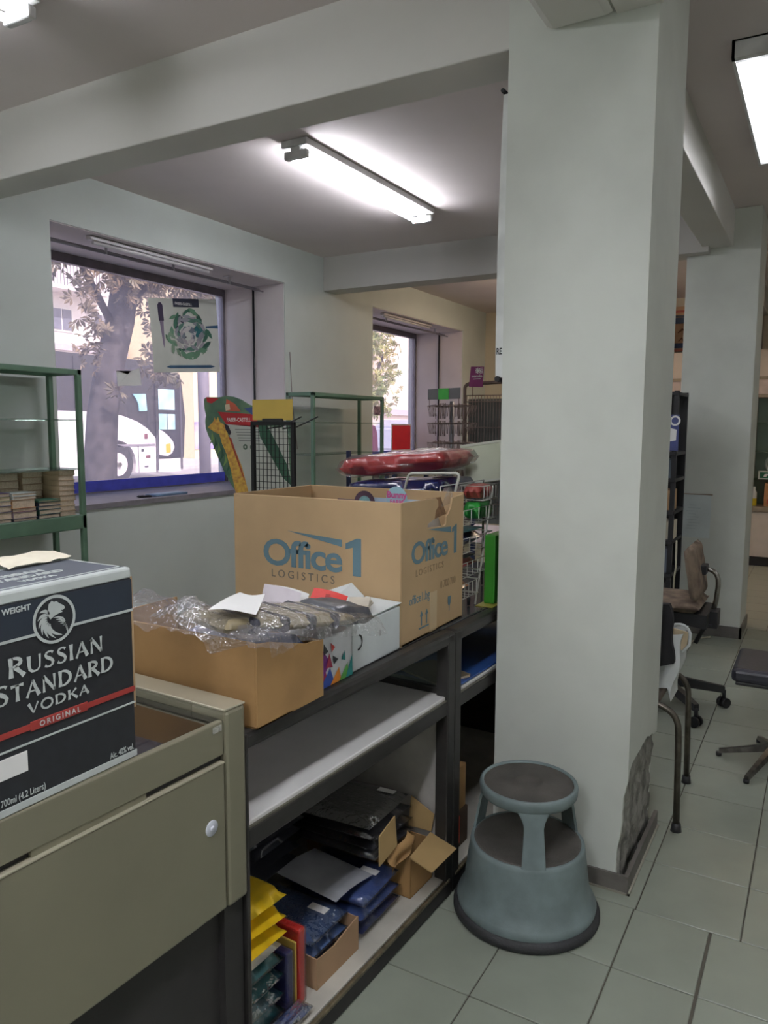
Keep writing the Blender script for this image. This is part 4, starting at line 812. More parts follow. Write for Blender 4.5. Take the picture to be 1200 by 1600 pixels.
# things between the two pillars and on the far pillar
t = thing('black_rack', 'narrow black display rack with crowded shelves between the two pillars', 'rack', (5.6, 1.15, 0))
for (x, y) in ((5.42, 0.875), (5.42, 1.34), (5.80, 0.875), (5.80, 1.34)): b = NB(); box(b, x-0.015, x+0.015, y-0.015, y+0.015, 0, 1.80); part('post', b, BLKP, t)
for z in (0.30, 0.55, 0.78, 0.98, 1.20, 1.38, 1.78): b = NB(); rbox(b, 5.40, 5.82, 0.86, 1.355, z-0.012, z+0.012, 0.003); part('shelf', b, BLKP, t)
b = NB(); box(b, 5.80, 5.81, 0.87, 1.345, 0.3, 1.79); part('back_panel', b, BLKP, t)
t = thing('blue_poster_card', 'tall blue card with white ring print on the upper part of the black rack', 'poster', (5.42, 1.05, 1.5))
b = NB(); box(b, 5.396, 5.40, 0.85, 1.04, 1.40, 1.64); part('card_face', b, mat('blue_card', (70, 78, 128), 0.5, var=0.2, scale=12), t)
b = NB(); ring2(b, (0, 0), 0.022, 0.034, (5.395, 0.875, 1.60), -UY, UZ, 0.001, 20); blob(b, [(-0.03, -0.05), (0.02, -0.04), (0.022, 0.03), (-0.026, 0.045)], (5.395, 0.885, 1.51), -UY, UZ, 0.001); part('white_print', b, PAPER, t)
for i, (z, h, c, nm) in enumerate(((0.795, 0.13, 'd8d0b8', 'pale box on the third shelf of the black rack'), (0.995, 0.14, 'b89468', 'tan box on the fourth shelf of the black rack'), (1.215, 0.13, '5c6a74', 'grey blue box on the fifth shelf of the black rack'), (0.565, 0.16, '7c8694', 'pale grey packet on the second shelf of the black rack'), (0.315, 0.18, '3c3a3c', 'dark box on the lowest shelf of the black rack'))):
    b = NB(); rbox(b, 5.438, 5.60, 0.865+0.01*i, 1.18, z, z+h, 0.003); solo('shelf_box', b, mat('sbox'+c, c, 0.6), nm, 'box', (5.5, 1.05, z))
b = NB(); tube(b, [(5.385, 0.83, 0.80), (5.375, 0.825, 0.62), (5.39, 0.835, 0.55), (5.385, 0.835, 0.40), (5.6, 0.80, 0.02), (5.95, 0.72, 0.008), (6.02, 0.66, 0.008)], 0.006, 6); solo('cable', b, mat('cream_cable', (190, 184, 160), 0.5), 'cream cable trailing from the black rack to the far pillar foot', 'cable', (5.6, 0.8, 0.01))
t = thing('paper_sheet', 'large white paper sheet taped low on the far pillar', 'paper', (6.095, 0.83, 0.9))
b = NB(); sheet(b, lambda u, v: Vector((6.093-0.004*math.sin(u*3)*v, 0.955-0.245*u, 0.735+0.325*v)), 10, 10); part('sheet', b, mat('notice_paper', (198, 206, 204), 0.6, var=0.05, scale=6), t)
b = NB()
for i in range(9): box(b, 6.0875, 6.0885, 0.83-0.05*(0.4+0.6*((i*7) % 5)/4), 0.88-0.01*(i % 3), 0.80+0.022*i, 0.806+0.022*i)
o = part('faint_print', b, mat('faint_print', (186, 196, 196), 0.6), t); o['kind'] = 'stuff'
b = NB(); box(b, 6.088, 6.094, 0.70, 0.955, 1.058, 1.064); part('tape_edge', b, mat('brown_tape', (140, 116, 96), 0.5), t)
# banner hung on the hidden side of the front pillar
t = thing('hanging_banner', 'white banner seen edge on along the front pillar, dark rods at both ends', 'banner', (2.52, 0.985, 2.2))
b = NB(); sheet(b, lambda u, v: Vector((2.505+0.35*u, 0.9725+0.006+0.008*v*(1.2-u)+0.008*math.sin(v*2.2)*v, 2.62-0.90*v)), 6, 24)
def bn(u, v): y1 = 0.990+0.010*v+0.006*math.sin(math.pi*v); y0 = 0.973; return Vector((2.503, y0+(y1-y0)*u, 2.645-0.925*v))
sheet(b, bn, 2, 24); part('cloth', b, mat('banner_cloth', (214, 216, 212), 0.7), t)
b = NB(); tube(b, [(2.492, 0.990, 2.655), (2.86, 0.984, 2.655)], 0.007, 8); tube(b, [(2.492, 0.990, 1.716), (2.86, 0.986, 1.716)], 0.010, 8); part('rod', b, DARKM, t)
text('lettering', 'RE', 0.030, (2.5025, 0.9985, 1.800), -UY, UZ, INKB, t, 'LEFT', 0.0008, sx=0.62)

# ------------------------------------------------------------------ cabinets along the back wall
CABC = mat('cabinet_cream', (206, 194, 182), 0.5, var=0.04)
CABW = mat('cabinet_wood', (148, 136, 118), 0.5, var=0.1, scale=14)
CABG = mat('cabinet_back_green', (138, 158, 146), 0.3, var=0.05)
for k, (y0, y1, nm) in enumerate(((0.72, 1.75, 'tall cream back wall cabinet behind the black rack'), (-0.33, 0.715, 'cream back wall cabinet with glass shelves beside the far pillar'))):
    t = thing('wall_cabinet', nm, 'cabinet', (9.7, (y0+y1)/2, 0), 0, 'cabinets along the back wall')
    b = NB(); rbox(b, 9.50, 9.90, y0, y1, 0.11, 0.62, 0.004); part('lower_body', b, CABC, t)
    b = NB(); box(b, 9.54, 9.90, y0, y1, 0.0, 0.11); part('toe_kick', b, BLKB, t)
    b = NB(); rbox(b, 9.48, 9.90, y0, y1, 0.62, 0.68, 0.004); part('worktop', b, CABW, t)
    for s in (y0, y1-0.02): b = NB(); box(b, 9.50, 9.90, s, s+0.02, 0.68, 2.9); part('side_panel', b, CABW, t)
    b = NB(); box(b, 9.86, 9.885, y0, y1, 0.68, 1.95); part('back_panel', b, CABG if k else BLKP, t)
    b = NB(); rbox(b, 9.50, 9.86, y0, y1, 1.93, 2.09, 0.004); part('pelmet', b, mat('pelmet_pink', (208, 190, 182), 0.5), t)
    b = NB(); box(b, 9.49, 9.86, y0, y1, 1.895, 1.93); box(b, 9.495, 9.86, y0, y1, 2.09, 2.125); part('pelmet_trim', b, CABW, t)
    b = NB(); box(b, 9.52, 9.86, y0+0.02, y1-0.02, 2.125, 2.42); part('upper_panel', b, CABC, t)
    for z in (1.61, 1.29, 0.97): b = NB(); box(b, 9.51, 9.86, y0+0.02, y1-0.02, z, z+0.010); part('glass_shelf', b, GLASS, t)
b = NB(); lathe(b, [(0.001, 0), (0.032, 0), (0.034, 0.01), (0.034, 0.085)], (9.56, 0.672, 0.681), 16); YB = b
t = thing('spray_bottle', 'white and yellow spray bottle on the back cabinet worktop', 'bottle', (9.56, 0.672, 0.681)); part('body', YB, mat('yellow_plastic', (206, 182, 40), 0.4), t)
b = NB(); lathe(b, [(0.034, 0.085), (0.033, 0.15), (0.020, 0.175), (0.014, 0.18)], (9.56, 0.672, 0.681), 16); part('label', b, PAPER, t)
b = NB(); lathe(b, [(0.016, 0.178), (0.017, 0.215), (0.001, 0.218)], (9.56, 0.672, 0.681), 12); part('cap', b, mat('cap_white', (222, 222, 216), 0.4), t)
t = thing('shelf_carton', 'cardboard carton on the back cabinet worktop next to the spray bottle', 'box', (9.62, 0.45, 0.681))
b = NB(); rbox(b, 9.54, 9.75, 0.28, 0.565, 0.681, 0.945, 0.004); part('carton_body', b, mat('back_carton', (176, 128, 84), 0.8), t)
b = NB(); box(b, 9.56, 9.72, 0.38, 0.50, 0.945, 0.956); part('black_tape', b, BLKP, t)
for yy in (0.35, 0.43, 0.50): b = NB(); box(b, 9.538, 9.5405, yy, yy+0.035, 0.71, 0.76); part('red_print', b, mat('red_print', (176, 70, 50), 0.6), t)
t = thing('exit_sign', 'green and white exit sign leaning on the lower glass shelf', 'sign', (9.60, 0.50, 0.981))
b = NB(); rbox(b, 9.58, 9.60, 0.36, 0.640, 0.982, 1.075, 0.003); part('sign_board', b, PAPER, t)
b = NB(); box(b, 9.577, 9.581, 0.375, 0.622, 0.995, 1.062); part('green_field', b, mat('sign_green', (30, 110, 74), 0.5), t)
b = NB(); blob(b, [(0.03, 0.02), (0.06, 0.02), (0.065, 0.035), (0.085, 0.04), (0.07, 0.055), (0.04, 0.05)], (9.577, 0.615, 0.99), -UY, UZ, 0.001); part('white_figure', b, PAPER, t)
t = thing('round_ring', 'white ring standing behind the green exit sign', 'ring', (9.66, 0.47, 1.1))
b = NB(); tube(b, [(9.66, 0.485+0.085*math.cos(i*0.3), 1.155+0.085*math.sin(i*0.3)) for i in range(21)], 0.016, 8, False, True); part('ring_body', b, mat('ring_white', (190, 196, 190), 0.5), t)
t = thing('wall_poster', 'colourful blue and orange poster high on the back wall', 'poster', (9.89, 1.6, 2.75))
b = NB(); box(b, 9.892, 9.898, 1.2, 1.95, 2.47, 3.0); part('poster_sheet', b, mat('poster_orange', (196, 158, 124), 0.6, var=0.1, scale=6), t)
for (z0, z1, c) in ((2.93, 2.955, 'b85c50'), (2.80, 2.87, '6a7c9c'), (2.875, 2.90, '5a6070'), (2.51, 2.57, '4e6690'), (2.47, 2.495, 'c07060')):
    b = NB(); box(b, 9.8905, 9.8925, 1.2, 1.95, z0, z1); part('poster_stripe', b, mat('ps'+c, c, 0.6, var=0.25, scale=9), t)
b = NB(); stroke(b, [(0.33, 0.22), (0.38, 0.26), (0.42, 0.24)], [0.01, 0.03, 0.01], (9.8905, 1.95, 2.47), -UY, UZ, 0.001); stroke(b, [(0.34, 0.12), (0.38, 0.16), (0.40, 0.11)], [0.01, 0.025, 0.01], (9.8905, 1.95, 2.47), -UY, UZ, 0.001); part('poster_figure', b, mat('poster_brown', (120, 82, 56), 0.6), t)

# ------------------------------------------------------------------ green shelf units by the windows
def green_unit(x0, x1, y0, y1, top, glass, label, board=None):
    t = thing('glass_shelf_unit', label, 'shelf', ((x0+x1)/2, (y0+y1)/2, 0), 0, 'green framed glass shelf units')
    p = 0.030
    for x in (x0, x1-p):
        for y in (y0, y1-p): b = NB(); rbox(b, x, x+p, y, y+p, 0, top, 0.004); part('post', b, GREENM, t)
    for (a, c_, e, f) in ((x0, x1, y0, y0+p), (x0, x1, y1-p, y1), (x0, x0+p, y0, y1), (x1-p, x1, y0, y1)): b = NB(); rbox(b, a, c_, e, f, top-0.032, top, 0.004); part('top_rail', b, GREENM, t)
    b = NB(); box(b, x0+p, x1-p, y0+p, y1-p, top-0.010, top-0.004); part('glass_top', b, GLASS, t)
    for z in glass: b = NB(); rbox(b, x0+0.012, x1-0.012, y0+0.008, y1-0.008, z-0.005, z+0.003, 0.002); part('glass_shelf', b, GLASS, t)
    for z in ([board] if board else [0.62]):
        b = NB(); rbox(b, x0, x1, y0, y1, z-0.085, z, 0.006); part('shelf_board', b, GREENM, t)
    b = NB(); rbox(b, x0, x1, y0, y1, 0.10, 0.16, 0.006); part('lower_board', b, GREENM, t)
    return t
green_unit(1.75, 3.022, 3.775, 4.060, 1.875, (1.585, 1.30), 'green framed shelf unit stacked with books near the poster window', 1.030)
green_unit(5.245, 6.42, 3.70, 3.985, 1.838, (1.588, 1.315), 'empty green framed shelf unit between the two windows')
pb = {}
def book(x0, x1, y0, y1, z, h, c, label, group, rz=0):
    cx_, cy_ = (x0+x1)/2, (y0+y1)/2
    t = thing('book', label, 'book', (cx_, cy_, z), R(rz), group)
    w_, d_ = round(x1-x0, 3), round(y1-y0, 3); key = (w_, d_, round(h, 3), c)
    if key not in pb:
        b = NB(); box(b, -w_/2, w_/2, -d_/2, d_/2, 0, 0.0022); box(b, -w_/2, w_/2, -d_/2, d_/2, h-0.0027, h-0.0005); box(b, -w_/2, -w_/2+0.002, -d_/2, d_/2, 0.002, h-0.0025)
        o = mesh_obj('cover', b, mat('cover_'+c, c, 0.5, var=0.08, scale=12)); o.parent = t
        b = NB(); box(b, -w_/2+0.002, w_/2-0.004, -d_/2+0.004, d_/2-0.004, 0.0022, h-0.0027); q = mesh_obj('page_block', b, PAGES); q.parent = t
        pb[key] = (o.data, q.data)
    else:
        for nm, me in zip(('cover', 'page_block'), pb[key]): o = bpy.data.objects.new(nm, me); C.objects.link(o); o.parent = t
def pile(x0, x1, y0, y1, z, specs, fmt, group):
    n = len(specs)
    for i, (h, c, cn) in enumerate(specs):
        pos = 'lowest' if i == 0 else ('topmost' if i == n-1 else ORD[i]+' from below')
        j = random.uniform(-0.006, 0.006)
        book(x0+j, x1+j, y0+random.uniform(-0.004, 0.004), y1, z, h, c, fmt % (cn, pos), group, random.uniform(-2, 2)); z += h+0.0004
tan = [(0.029, 'b9a284', 'tan')]*9
pile(2.870, 2.978, 3.81, 4.02, 1.0305, tan, '%s paper booklet, %s in the neat pile against the green post', 'pile by the green post')
pile(2.718, 2.852, 3.935, 4.05, 1.0305, [(0.037, 'b49a7e', 'brown')]*7, '%s bound booklet, %s in the tall pile against the wall behind', 'tall brown pile by the wall')
pile(2.565, 2.700, 3.935, 4.05, 1.0305, [(0.042, 'a89078', 'dull brown')]*6, '%s thick booklet, %s in the brown pile further from the post', 'second brown pile by the wall')
pile(2.715, 2.856, 3.79, 3.915, 1.0305, [(0.022, '2c3c4c', 'dark blue'), (0.026, '2f5a4c', 'dark green'), (0.020, '33505c', 'slate'), (0.022, '2c3a50', 'navy'), (0.012, '3c6a58', 'green')], '%s covered book, %s in the low green and blue pile', 'low green and blue pile')
pile(2.550, 2.695, 3.785, 3.92, 1.0305, [(0.016, '50545c', 'grey'), (0.034, '9a8894', 'mauve'), (0.020, '6c3a44', 'maroon'), (0.048, 'c08c58', 'orange backed'), (0.018, 'b8c0be', 'pale grey'), (0.016, 'c4ccca', 'whitish')], '%s book, %s in the mixed pile with orange book', 'mixed pile with orange book')
pile(2.395, 2.545, 3.785, 3.92, 1.0305, [(0.020, '5a5c60', 'grey'), (0.036, 'c0b49c', 'cream'), (0.034, '4a4272', 'violet'), (0.026, 'aaa8b4', 'lilac grey'), (0.022, 'a8b070', 'lime'), (0.020, '5a4a6c', 'purple')], '%s book, %s in the pile with the lime cover', 'pile with lime cover')
pile(2.20, 2.38, 3.785, 3.92, 1.0305, [(0.03, '585c68', 'blue grey'), (0.03, 'b0a494', 'beige'), (0.03, '6c7480', 'steel')], '%s book, %s in the short pile just outside the frame', 'short outer pile')
t = thing('photo_card', 'small dark photo card in a clear sleeve on the empty green shelf', 'card', (6.395, 3.69, 1.72))
b = NB(); quad(b, [Vector((6.20, 3.692, 1.66)), Vector((6.36, 3.692, 1.66)), Vector((6.36, 3.692, 1.79)), Vector((6.20, 3.692, 1.79))], 0.002); part('sleeve', b, POLY, t)
b = NB(); box(b, 6.215, 6.33, 3.6885, 3.6905, 1.665, 1.745); part('photo', b, mat('photo_purple', (92, 62, 84), 0.35, var=0.4, scale=30, c2=(190, 160, 160)), t)
b = NB(); sheet(b, lambda u, v: Vector((5.234+0.012*noise.noise(Vector((u*4, v*4, 1))), 3.72+0.24*u, 1.80-0.11*v-0.02*noise.noise(Vector((u*6, v*5, 5))))), 14, 10, False)
solo('clear_wrapper', b, POLY, 'crumpled clear wrapper stuck to the end of the empty green shelf', 'wrapper', (5.245, 3.84, 1.75))

# ------------------------------------------------------------------ mesh stand and jungle display behind the tall carton
t = thing('mesh_stand', 'black wire mesh display panel with a plain yellow header card', 'stand', (3.0, 2.36, 0))
b = NB(); rbox(b, 2.985, 3.005, 2.470, 2.490, 0.0, 1.572, 0.003); part('frame_post', b, DARKM, t)
b = NB(); rbox(b, 2.985, 3.005, 2.222, 2.242, 0.0, 1.572, 0.003); part('frame_post', b, DARKM, t)
b = NB(); rbox(b, 2.985, 3.005, 2.222, 2.490, 1.556, 1.576, 0.003); part('frame_rail', b, DARKM, t)
b = NB(); rbox(b, 2.985, 3.005, 2.222, 2.490, 0.30, 0.32, 0.003); part('frame_rail', b, DARKM, t)
b = NB()
for i in range(1, 9): box(b, 2.993, 2.996, 2.242+0.0253*i-0.0014, 2.242+0.0253*i+0.0014, 0.32, 1.556)
for i in range(1, 40): box(b, 2.996, 2.999, 2.242, 2.470, 1.556-0.031*i-0.0014, 1.556-0.031*i+0.0014)
o = part('wire_mesh', b, DARKM, t); o['kind'] = 'stuff'
b = NB(); box(b, 2.990, 2.994, 2.232, 2.478, 1.582, 1.682); part('header_card', b, mat('yellow_card', (206, 176, 84), 0.55, var=0.03), t)
b = NB(); rbox(b, 2.984, 2.998, 2.290, 2.415, 1.574, 1.590, 0.002); part('card_clip', b, BLKP, t)
b = NB(); box(b, 2.80, 3.20, 2.235, 2.255, 0, 0.02); box(b, 2.80, 3.20, 2.457, 2.477, 0, 0.02); part('foot_bar', b, DARKM, t)
for y in (2.30, 2.40): b = NB(); tube(b, [(2.998, y, 1.54), (3.05, y-0.05, 1.55), (3.13, y-0.12, 1.60)], 0.004, 6); part('display_hook', b, DARKM, t)
t = thing('jungle_display', 'leaf shaped cardboard display with giraffe and red heading beside the window', 'display', (3.45, 2.9, 0))
JG = mat('jungle_green', (104, 132, 104), 0.5, var=0.25, scale=9, c2=(66, 100, 86))
jx = 3.30; k = 3.30/3.0
def J(y, z): return (-(y)*k, 1.55+(z-1.55)*k)
pts = [J(*p) for p in ((2.808, 1.690), (2.79, 1.701), (2.70, 1.699), (2.66, 1.705), (2.61, 1.70), (2.56, 1.685), (2.51, 1.66), (2.46, 1.645), (2.36, 1.62), (2.26, 1.50), (2.24, 1.20), (2.42, 1.20), (2.50, 1.20), (2.585, 1.20), (2.63, 1.25), (2.68, 1.32), (2.725, 1.40), (2.755, 1.46), (2.782, 1.50), (2.80, 1.54), (2.803, 1.58), (2.795, 1.605), (2.806, 1.64))]
b = NB(); plate(b, pts, (jx, 0, 0), -UY, UZ, 0.008); part('leaf_board', b, JG, t)
def jb(pp, m, nm, th): b = NB(); blob(b, [J(*p) for p in pp], (jx, 0, 0), -UY, UZ, th); return part(nm, b, m, t)
jb([(2.715, 1.625), (2.46, 1.61), (2.42, 1.57), (2.44, 1.545), (2.66, 1.562)], mat('display_red', (190, 44, 52), 0.5), 'red_heading', 0.001)
jb([(2.66, 1.562), (2.27, 1.545), (2.25, 1.20), (2.53, 1.20), (2.60, 1.40)], mat('display_pale', (196, 198, 190), 0.5, var=0.05), 'text_panel', 0.001)
jb([(2.46, 1.60), (2.42, 1.60), (2.27, 1.36), (2.245, 1.26), (2.30, 1.30), (2.44, 1.50)], mat('leaf_dark', (50, 92, 70), 0.5), 'dark_leaf', 0.0013)
jb([(2.79, 1.70), (2.705, 1.692), (2.755, 1.668), (2.785, 1.675)], mat('display_red', (190, 44, 52), 0.5), 'red_corner', 0.001)
jb([(2.655, 1.69), (2.60, 1.665), (2.56, 1.625), (2.66, 1.63)], mat('display_orange', (202, 96, 72), 0.5), 'orange_leaf', 0.0012)
jb([(2.665, 1.66), (2.635, 1.665), (2.63, 1.635), (2.66, 1.630)], mat('display_cream', (226, 208, 180), 0.5), 'cream_flower', 0.0016)
jb([(2.54, 1.64), (2.47, 1.65), (2.44, 1.60), (2.49, 1.61)], mat('display_blue', (70, 96, 160), 0.5), 'blue_leaf', 0.0012)
GY = mat('giraffe_yellow', (226, 184, 84), 0.5, var=0.2, scale=50, c2=(190, 130, 70))
jb([(2.785, 1.545), (2.745, 1.575), (2.735, 1.598), (2.728, 1.578), (2.712, 1.60), (2.702, 1.575), (2.665, 1.555), (2.64, 1.49), (2.60, 1.43), (2.56, 1.35), (2.515, 1.21), (2.60, 1.20), (2.63, 1.32), (2.66, 1.41), (2.69, 1.465), (2.705, 1.51), (2.735, 1.52)], GY, 'giraffe', 0.0022)
jb([(2.672, 1.565), (2.645, 1.556), (2.625, 1.52), (2.635, 1.505), (2.66, 1.53)], mat('giraffe_dark', (56, 48, 62), 0.5), 'giraffe_eye', 0.003)
jb([(2.645, 1.50), (2.625, 1.49), (2.535, 1.27), (2.555, 1.30)], mat('giraffe_mane', (172, 72, 56), 0.5), 'giraffe_mane', 0.003)
for i in range(10):
    a = (2.77-0.022*i, 1.46-0.028*i); b = NB(); q = J(*a); stroke(b, [q, (q[0]+0.02, q[1]+0.03), (q[0]+0.015, q[1]+0.07)], [0.004, 0.02, 0.002], (jx, 0, 0), -UY, UZ, 0.0014); part('painted_leaf', b, mat('leaf_dark', (50, 92, 70), 0.5) if i % 2 else mat('leaf_light', (130, 160, 96), 0.5), t)
b = NB()
for i in range(5):
    p = J(2.60-0.006*i, 1.535-0.014*i); q = J(2.44, 1.535-0.014*i); box(b, jx-0.002, jx-0.001, -q[0], -p[0], p[1]-0.002, p[1]+0.002)
o = part('small_print', b, mat('small_print', (120, 122, 122), 0.6), t); o['kind'] = 'stuff'
for yy in (2.535, 2.49): b = NB(); p = J(yy, 1.448); ring2(b, p, 0.006, 0.016, (jx, 0, 0), -UY, UZ, 0.0018, 14); part('print_animal', b, mat('print_greengrey', (98, 118, 100), 0.6), t)
p = J(2.655, 1.575); text('lettering', 'FABER-CASTELL', 0.030, (jx-0.002, -p[0], p[1]), -UY, UZ, PAPER, t, 'LEFT', 0.0003, sx=0.82)
b = NB(); tube(b, [(jx+0.02, 2.80, 0.0), (jx+0.02, 2.80, 1.55)], 0.012, 8); tube(b, [(jx+0.02, 2.55, 0.0), (jx+0.02, 2.55, 1.5)], 0.012, 8); part('stand_leg', b, DARKM, t)

# ------------------------------------------------------------------ wire rack of folders on the second counter, packages on top
t = thing('wire_rack', 'tall white wire rack of coloured folders on the second counter', 'rack', (2.62, 1.30, 0.901))
def wr(P, r=0.0028, nm='wire', m=WIREW, closed=False): b = NB(); tube(b, P, r, 6, True, closed); return part(nm, b, m, t)
LV = [(2.745, 1.283), (2.740, 1.208), (2.700, 1.108), (2.640, 1.020), (2.575, 0.945)]
for i, (xr, z) in enumerate(LV):
    b = NB(); xl = 2.40 if i else 2.60; yb = 1.55 if i else 1.17
    for zz in (z, z+0.052): tube(b, [(xl, 1.08, zz), (xr, 1.08, zz), (xr, yb, zz), (xl, yb, zz)], 0.0022, 6, False, True)
    for q in range(5): x = xl+(xr-xl)*(q+0.5)/5; tube(b, [(x, 1.08, z+0.052), (x, 1.08, z), (x, yb, z), (x, yb, z+0.052)], 0.0015, 5)
    part('tier', b, WIREW, t)
for (x0, x1) in ((2.41, 2.41), (2.56, 2.735)): 
    for y in (1.085, 1.545): wr([(x0, y, 0.903), (x1-0.02*(x1 > x0), y, 1.335 if y < 1.2 and x1 > x0 else 1.235)], 0.004, 'upright')
wr([(2.535, 1.10, 0.903), (2.535, 1.10, 0.935)], 0.006, 'foot', BLKP)
for (i, c, nm, h, xr, y0) in ((0, 'b85048', 'red and cream packet on the uppermost tier of the wire rack', 0.05, 2.735, 1.11), (1, '2f9a3c', 'bright green folder on the second tier of the wire rack', 0.060, 2.73, 1.10), (2, '2a3560', 'navy folder on the third tier of the wire rack', 0.060, 2.69, 1.10), (3, 'a02c34', 'red folder on the fourth tier of the wire rack', 0.055, 2.63, 1.10), (4, 'b87a44', 'orange brown packet on the lowest tier of the wire rack', 0.045, 2.565, 1.10)):
    T = thing('rack_folder', nm, 'folder', ((2.42+xr)/2, 1.3, LV[i][1]+0.005)); z = LV[i][1]+0.005
    b = NB(); M = Matrix.Translation(((2.415+xr)/2, 1.315, z+h/2)) if i > 1 else Matrix.Translation((2.668, 1.125, z+h/2)); slabpack(b, (xr-2.42) if i > 1 else 0.13, 0.42 if i > 1 else 0.07, h, M, 0.3, 0.004, 90+i); part('cover', b, mat('rf'+c, c, 0.4, var=0.15, coat=0.2), T)
    if i in (2, 3):
        b = NB(); rbox(b, 2.43, xr-0.03, 1.105, 1.50, z+h+0.001, z+h+0.006, 0.001); part('card_insert', b, mat('teal_insert' if i == 2 else 'black_insert', (40, 92, 98) if i == 2 else (30, 30, 34), 0.4), T)
# wire hoop basket on top that holds the two packages
b = NB(); box(b, 2.40, 2.42, 1.10, 1.12, 0.901, 0.902); b.free()
t2 = thing('wire_basket', 'white wire hoop basket on the rack holding red and navy packages', 'basket', (2.62, 1.35, 1.34))
b = NB(); tube(b, [(2.47, 1.352, 1.262)]+arc((2.47, 1.322, 1.365), (2.47, 1.318, 1.381), (2.47, 1.302, 1.382), 4)+[Vector((2.47, 1.22, 1.385))]+arc((2.47, 1.130, 1.388), (2.47, 1.114, 1.388), (2.47, 1.117, 1.372), 4)+[Vector((2.47, 1.148, 1.262))], 0.005, 8); part('front_hoop', b, WIREW, t2)
b = NB(); tube(b, [(2.475, 1.545, 1.252), (2.48, 1.525, 1.310), (2.475, 1.50, 1.252)], 0.003, 6); part('side_hoop', b, WIREW, t2)
b = NB()
for y in (1.20, 1.28, 1.36, 1.44, 1.52, 1.58): tube(b, [(2.45, y, 1.347), (2.86, y, 1.347)], 0.0025, 5)
tube(b, [(2.45, 1.185, 1.347), (2.86, 1.185, 1.347), (2.86, 1.60, 1.347), (2.45, 1.60, 1.347)], 0.0035, 6, False, True)
o = part('wire_base', b, WIREW, t2); o.matrix_local = o.matrix_local @ Matrix.Translation((0, 0, -0.10))
b = NB(); tube(b, [(2.46, 1.186, 1.247), (2.46, 1.184, 1.340), (2.86, 1.184, 1.34), (2.86, 1.184, 1.247)], 0.0028, 6); part('end_hoop', b, WIREW, t2)
T = thing('navy_package', 'shiny navy blue wrapped package underneath the red one', 'package', (2.68, 1.37, 1.255))
b = NB(); M = Matrix.Translation((2.675, 1.415, 1.314)) @ Matrix.Rotation(R(-4), 4, 'X'); slabpack(b, 0.33, 0.42, 0.072, M, 0.5, 0.008, 21, 20, 22); part('package', b, mat('navy_plastic', (34, 42, 92), 0.14, var=0.15, scale=14, coat=0.8, bump=0.5, bscale=22), T)
T = thing('red_package', 'long red folder package in glossy clear wrap on top of the wire basket', 'package', (2.68, 1.38, 1.37))
b = NB(); M = Matrix.Translation((2.68, 1.436, 1.412)) @ Matrix.Rotation(R(-5), 4, 'X') @ Matrix.Rotation(R(-2), 4, 'Y'); slabpack(b, 0.30, 0.455, 0.075, M, 0.6, 0.010, 22, 20, 26); part('folders', b, mat('red_folder', (186, 50, 54), 0.3, var=0.06, coat=0.5), T)
b = NB(); slabpack(b, 0.315, 0.485, 0.083, M, 0.6, 0.014, 25, 24, 30); part('clear_wrap', b, FILM, T)
T = thing('sloped_board', 'pale green framed easel board tilted on the wire rack', 'board', (2.86, 1.2, 1.35))
bo, bu = Vector((2.85, 1.258, 1.322)), Vector((0.05, -0.125, 0.020)).normalized(); bvv = Vector((0.05, 0.03, 0.16)).normalized(); bvv = (bvv-bu*bvv.dot(bu)).normalized()
b = NB(); plate(b, [(0, 0), (0.16, 0), (0.16, 0.160), (0, 0.160)], bo, bu, bvv, 0.006); part('board_face', b, mat('board_green', (208, 214, 186), 0.35, var=0.04), T)
b = NB()
for (a, c_, e, f) in ((-0.004, 0.006, -0.004, 0.166), (0.154, 0.164, -0.004, 0.166), (-0.004, 0.164, 0.156, 0.166), (-0.004, 0.164, -0.004, 0.004)): plate(b, [(a, e), (c_, e), (c_, f), (a, f)], bo+bu.cross(bvv)*0.003, bu, bvv, 0.012)
part('board_frame', b, mat('board_frame', (226, 230, 212), 0.4), T)
b = NB(); tube(b, [bo+bu*0.08-bu.cross(bvv)*0.006, (2.90, 1.20, 1.25), (2.90, 1.20, 0.903)], 0.005, 6); part('support', b, CHROME, T)
T = thing('green_binder', 'bright green binder standing at the end of the wire rack', 'binder', (2.80, 1.12, 0.901))
b = NB(); rbox(b, 2.585, 2.86, 1.020, 1.062, 0.905, 1.160, 0.004); part('cover', b, mat('binder_green', (58, 140, 44), 0.4, var=0.08), T)
T = thing('yellow_sheet', 'thin yellow sheet under the green binder', 'sheet', (2.8, 1.05, 0.901))
b = NB(); rbox(b, 2.54, 2.92, 1.008, 1.075, 0.9005, 0.904, 0.001); part('sheet', b, mat('yellow_sheet', (170, 160, 70), 0.5), T)
b = NB(); sheet(b, lambda u, v: Vector((2.95+0.2*u, 1.14+0.2*v, 1.07+0.05*u)), 4, 4); solo('pink_sheet', b, mat('pink_sheet', (206, 186, 182), 0.6), 'pale pink sheet behind the upper tiers of the wire rack', 'sheet', (3.0, 1.2, 1.08))
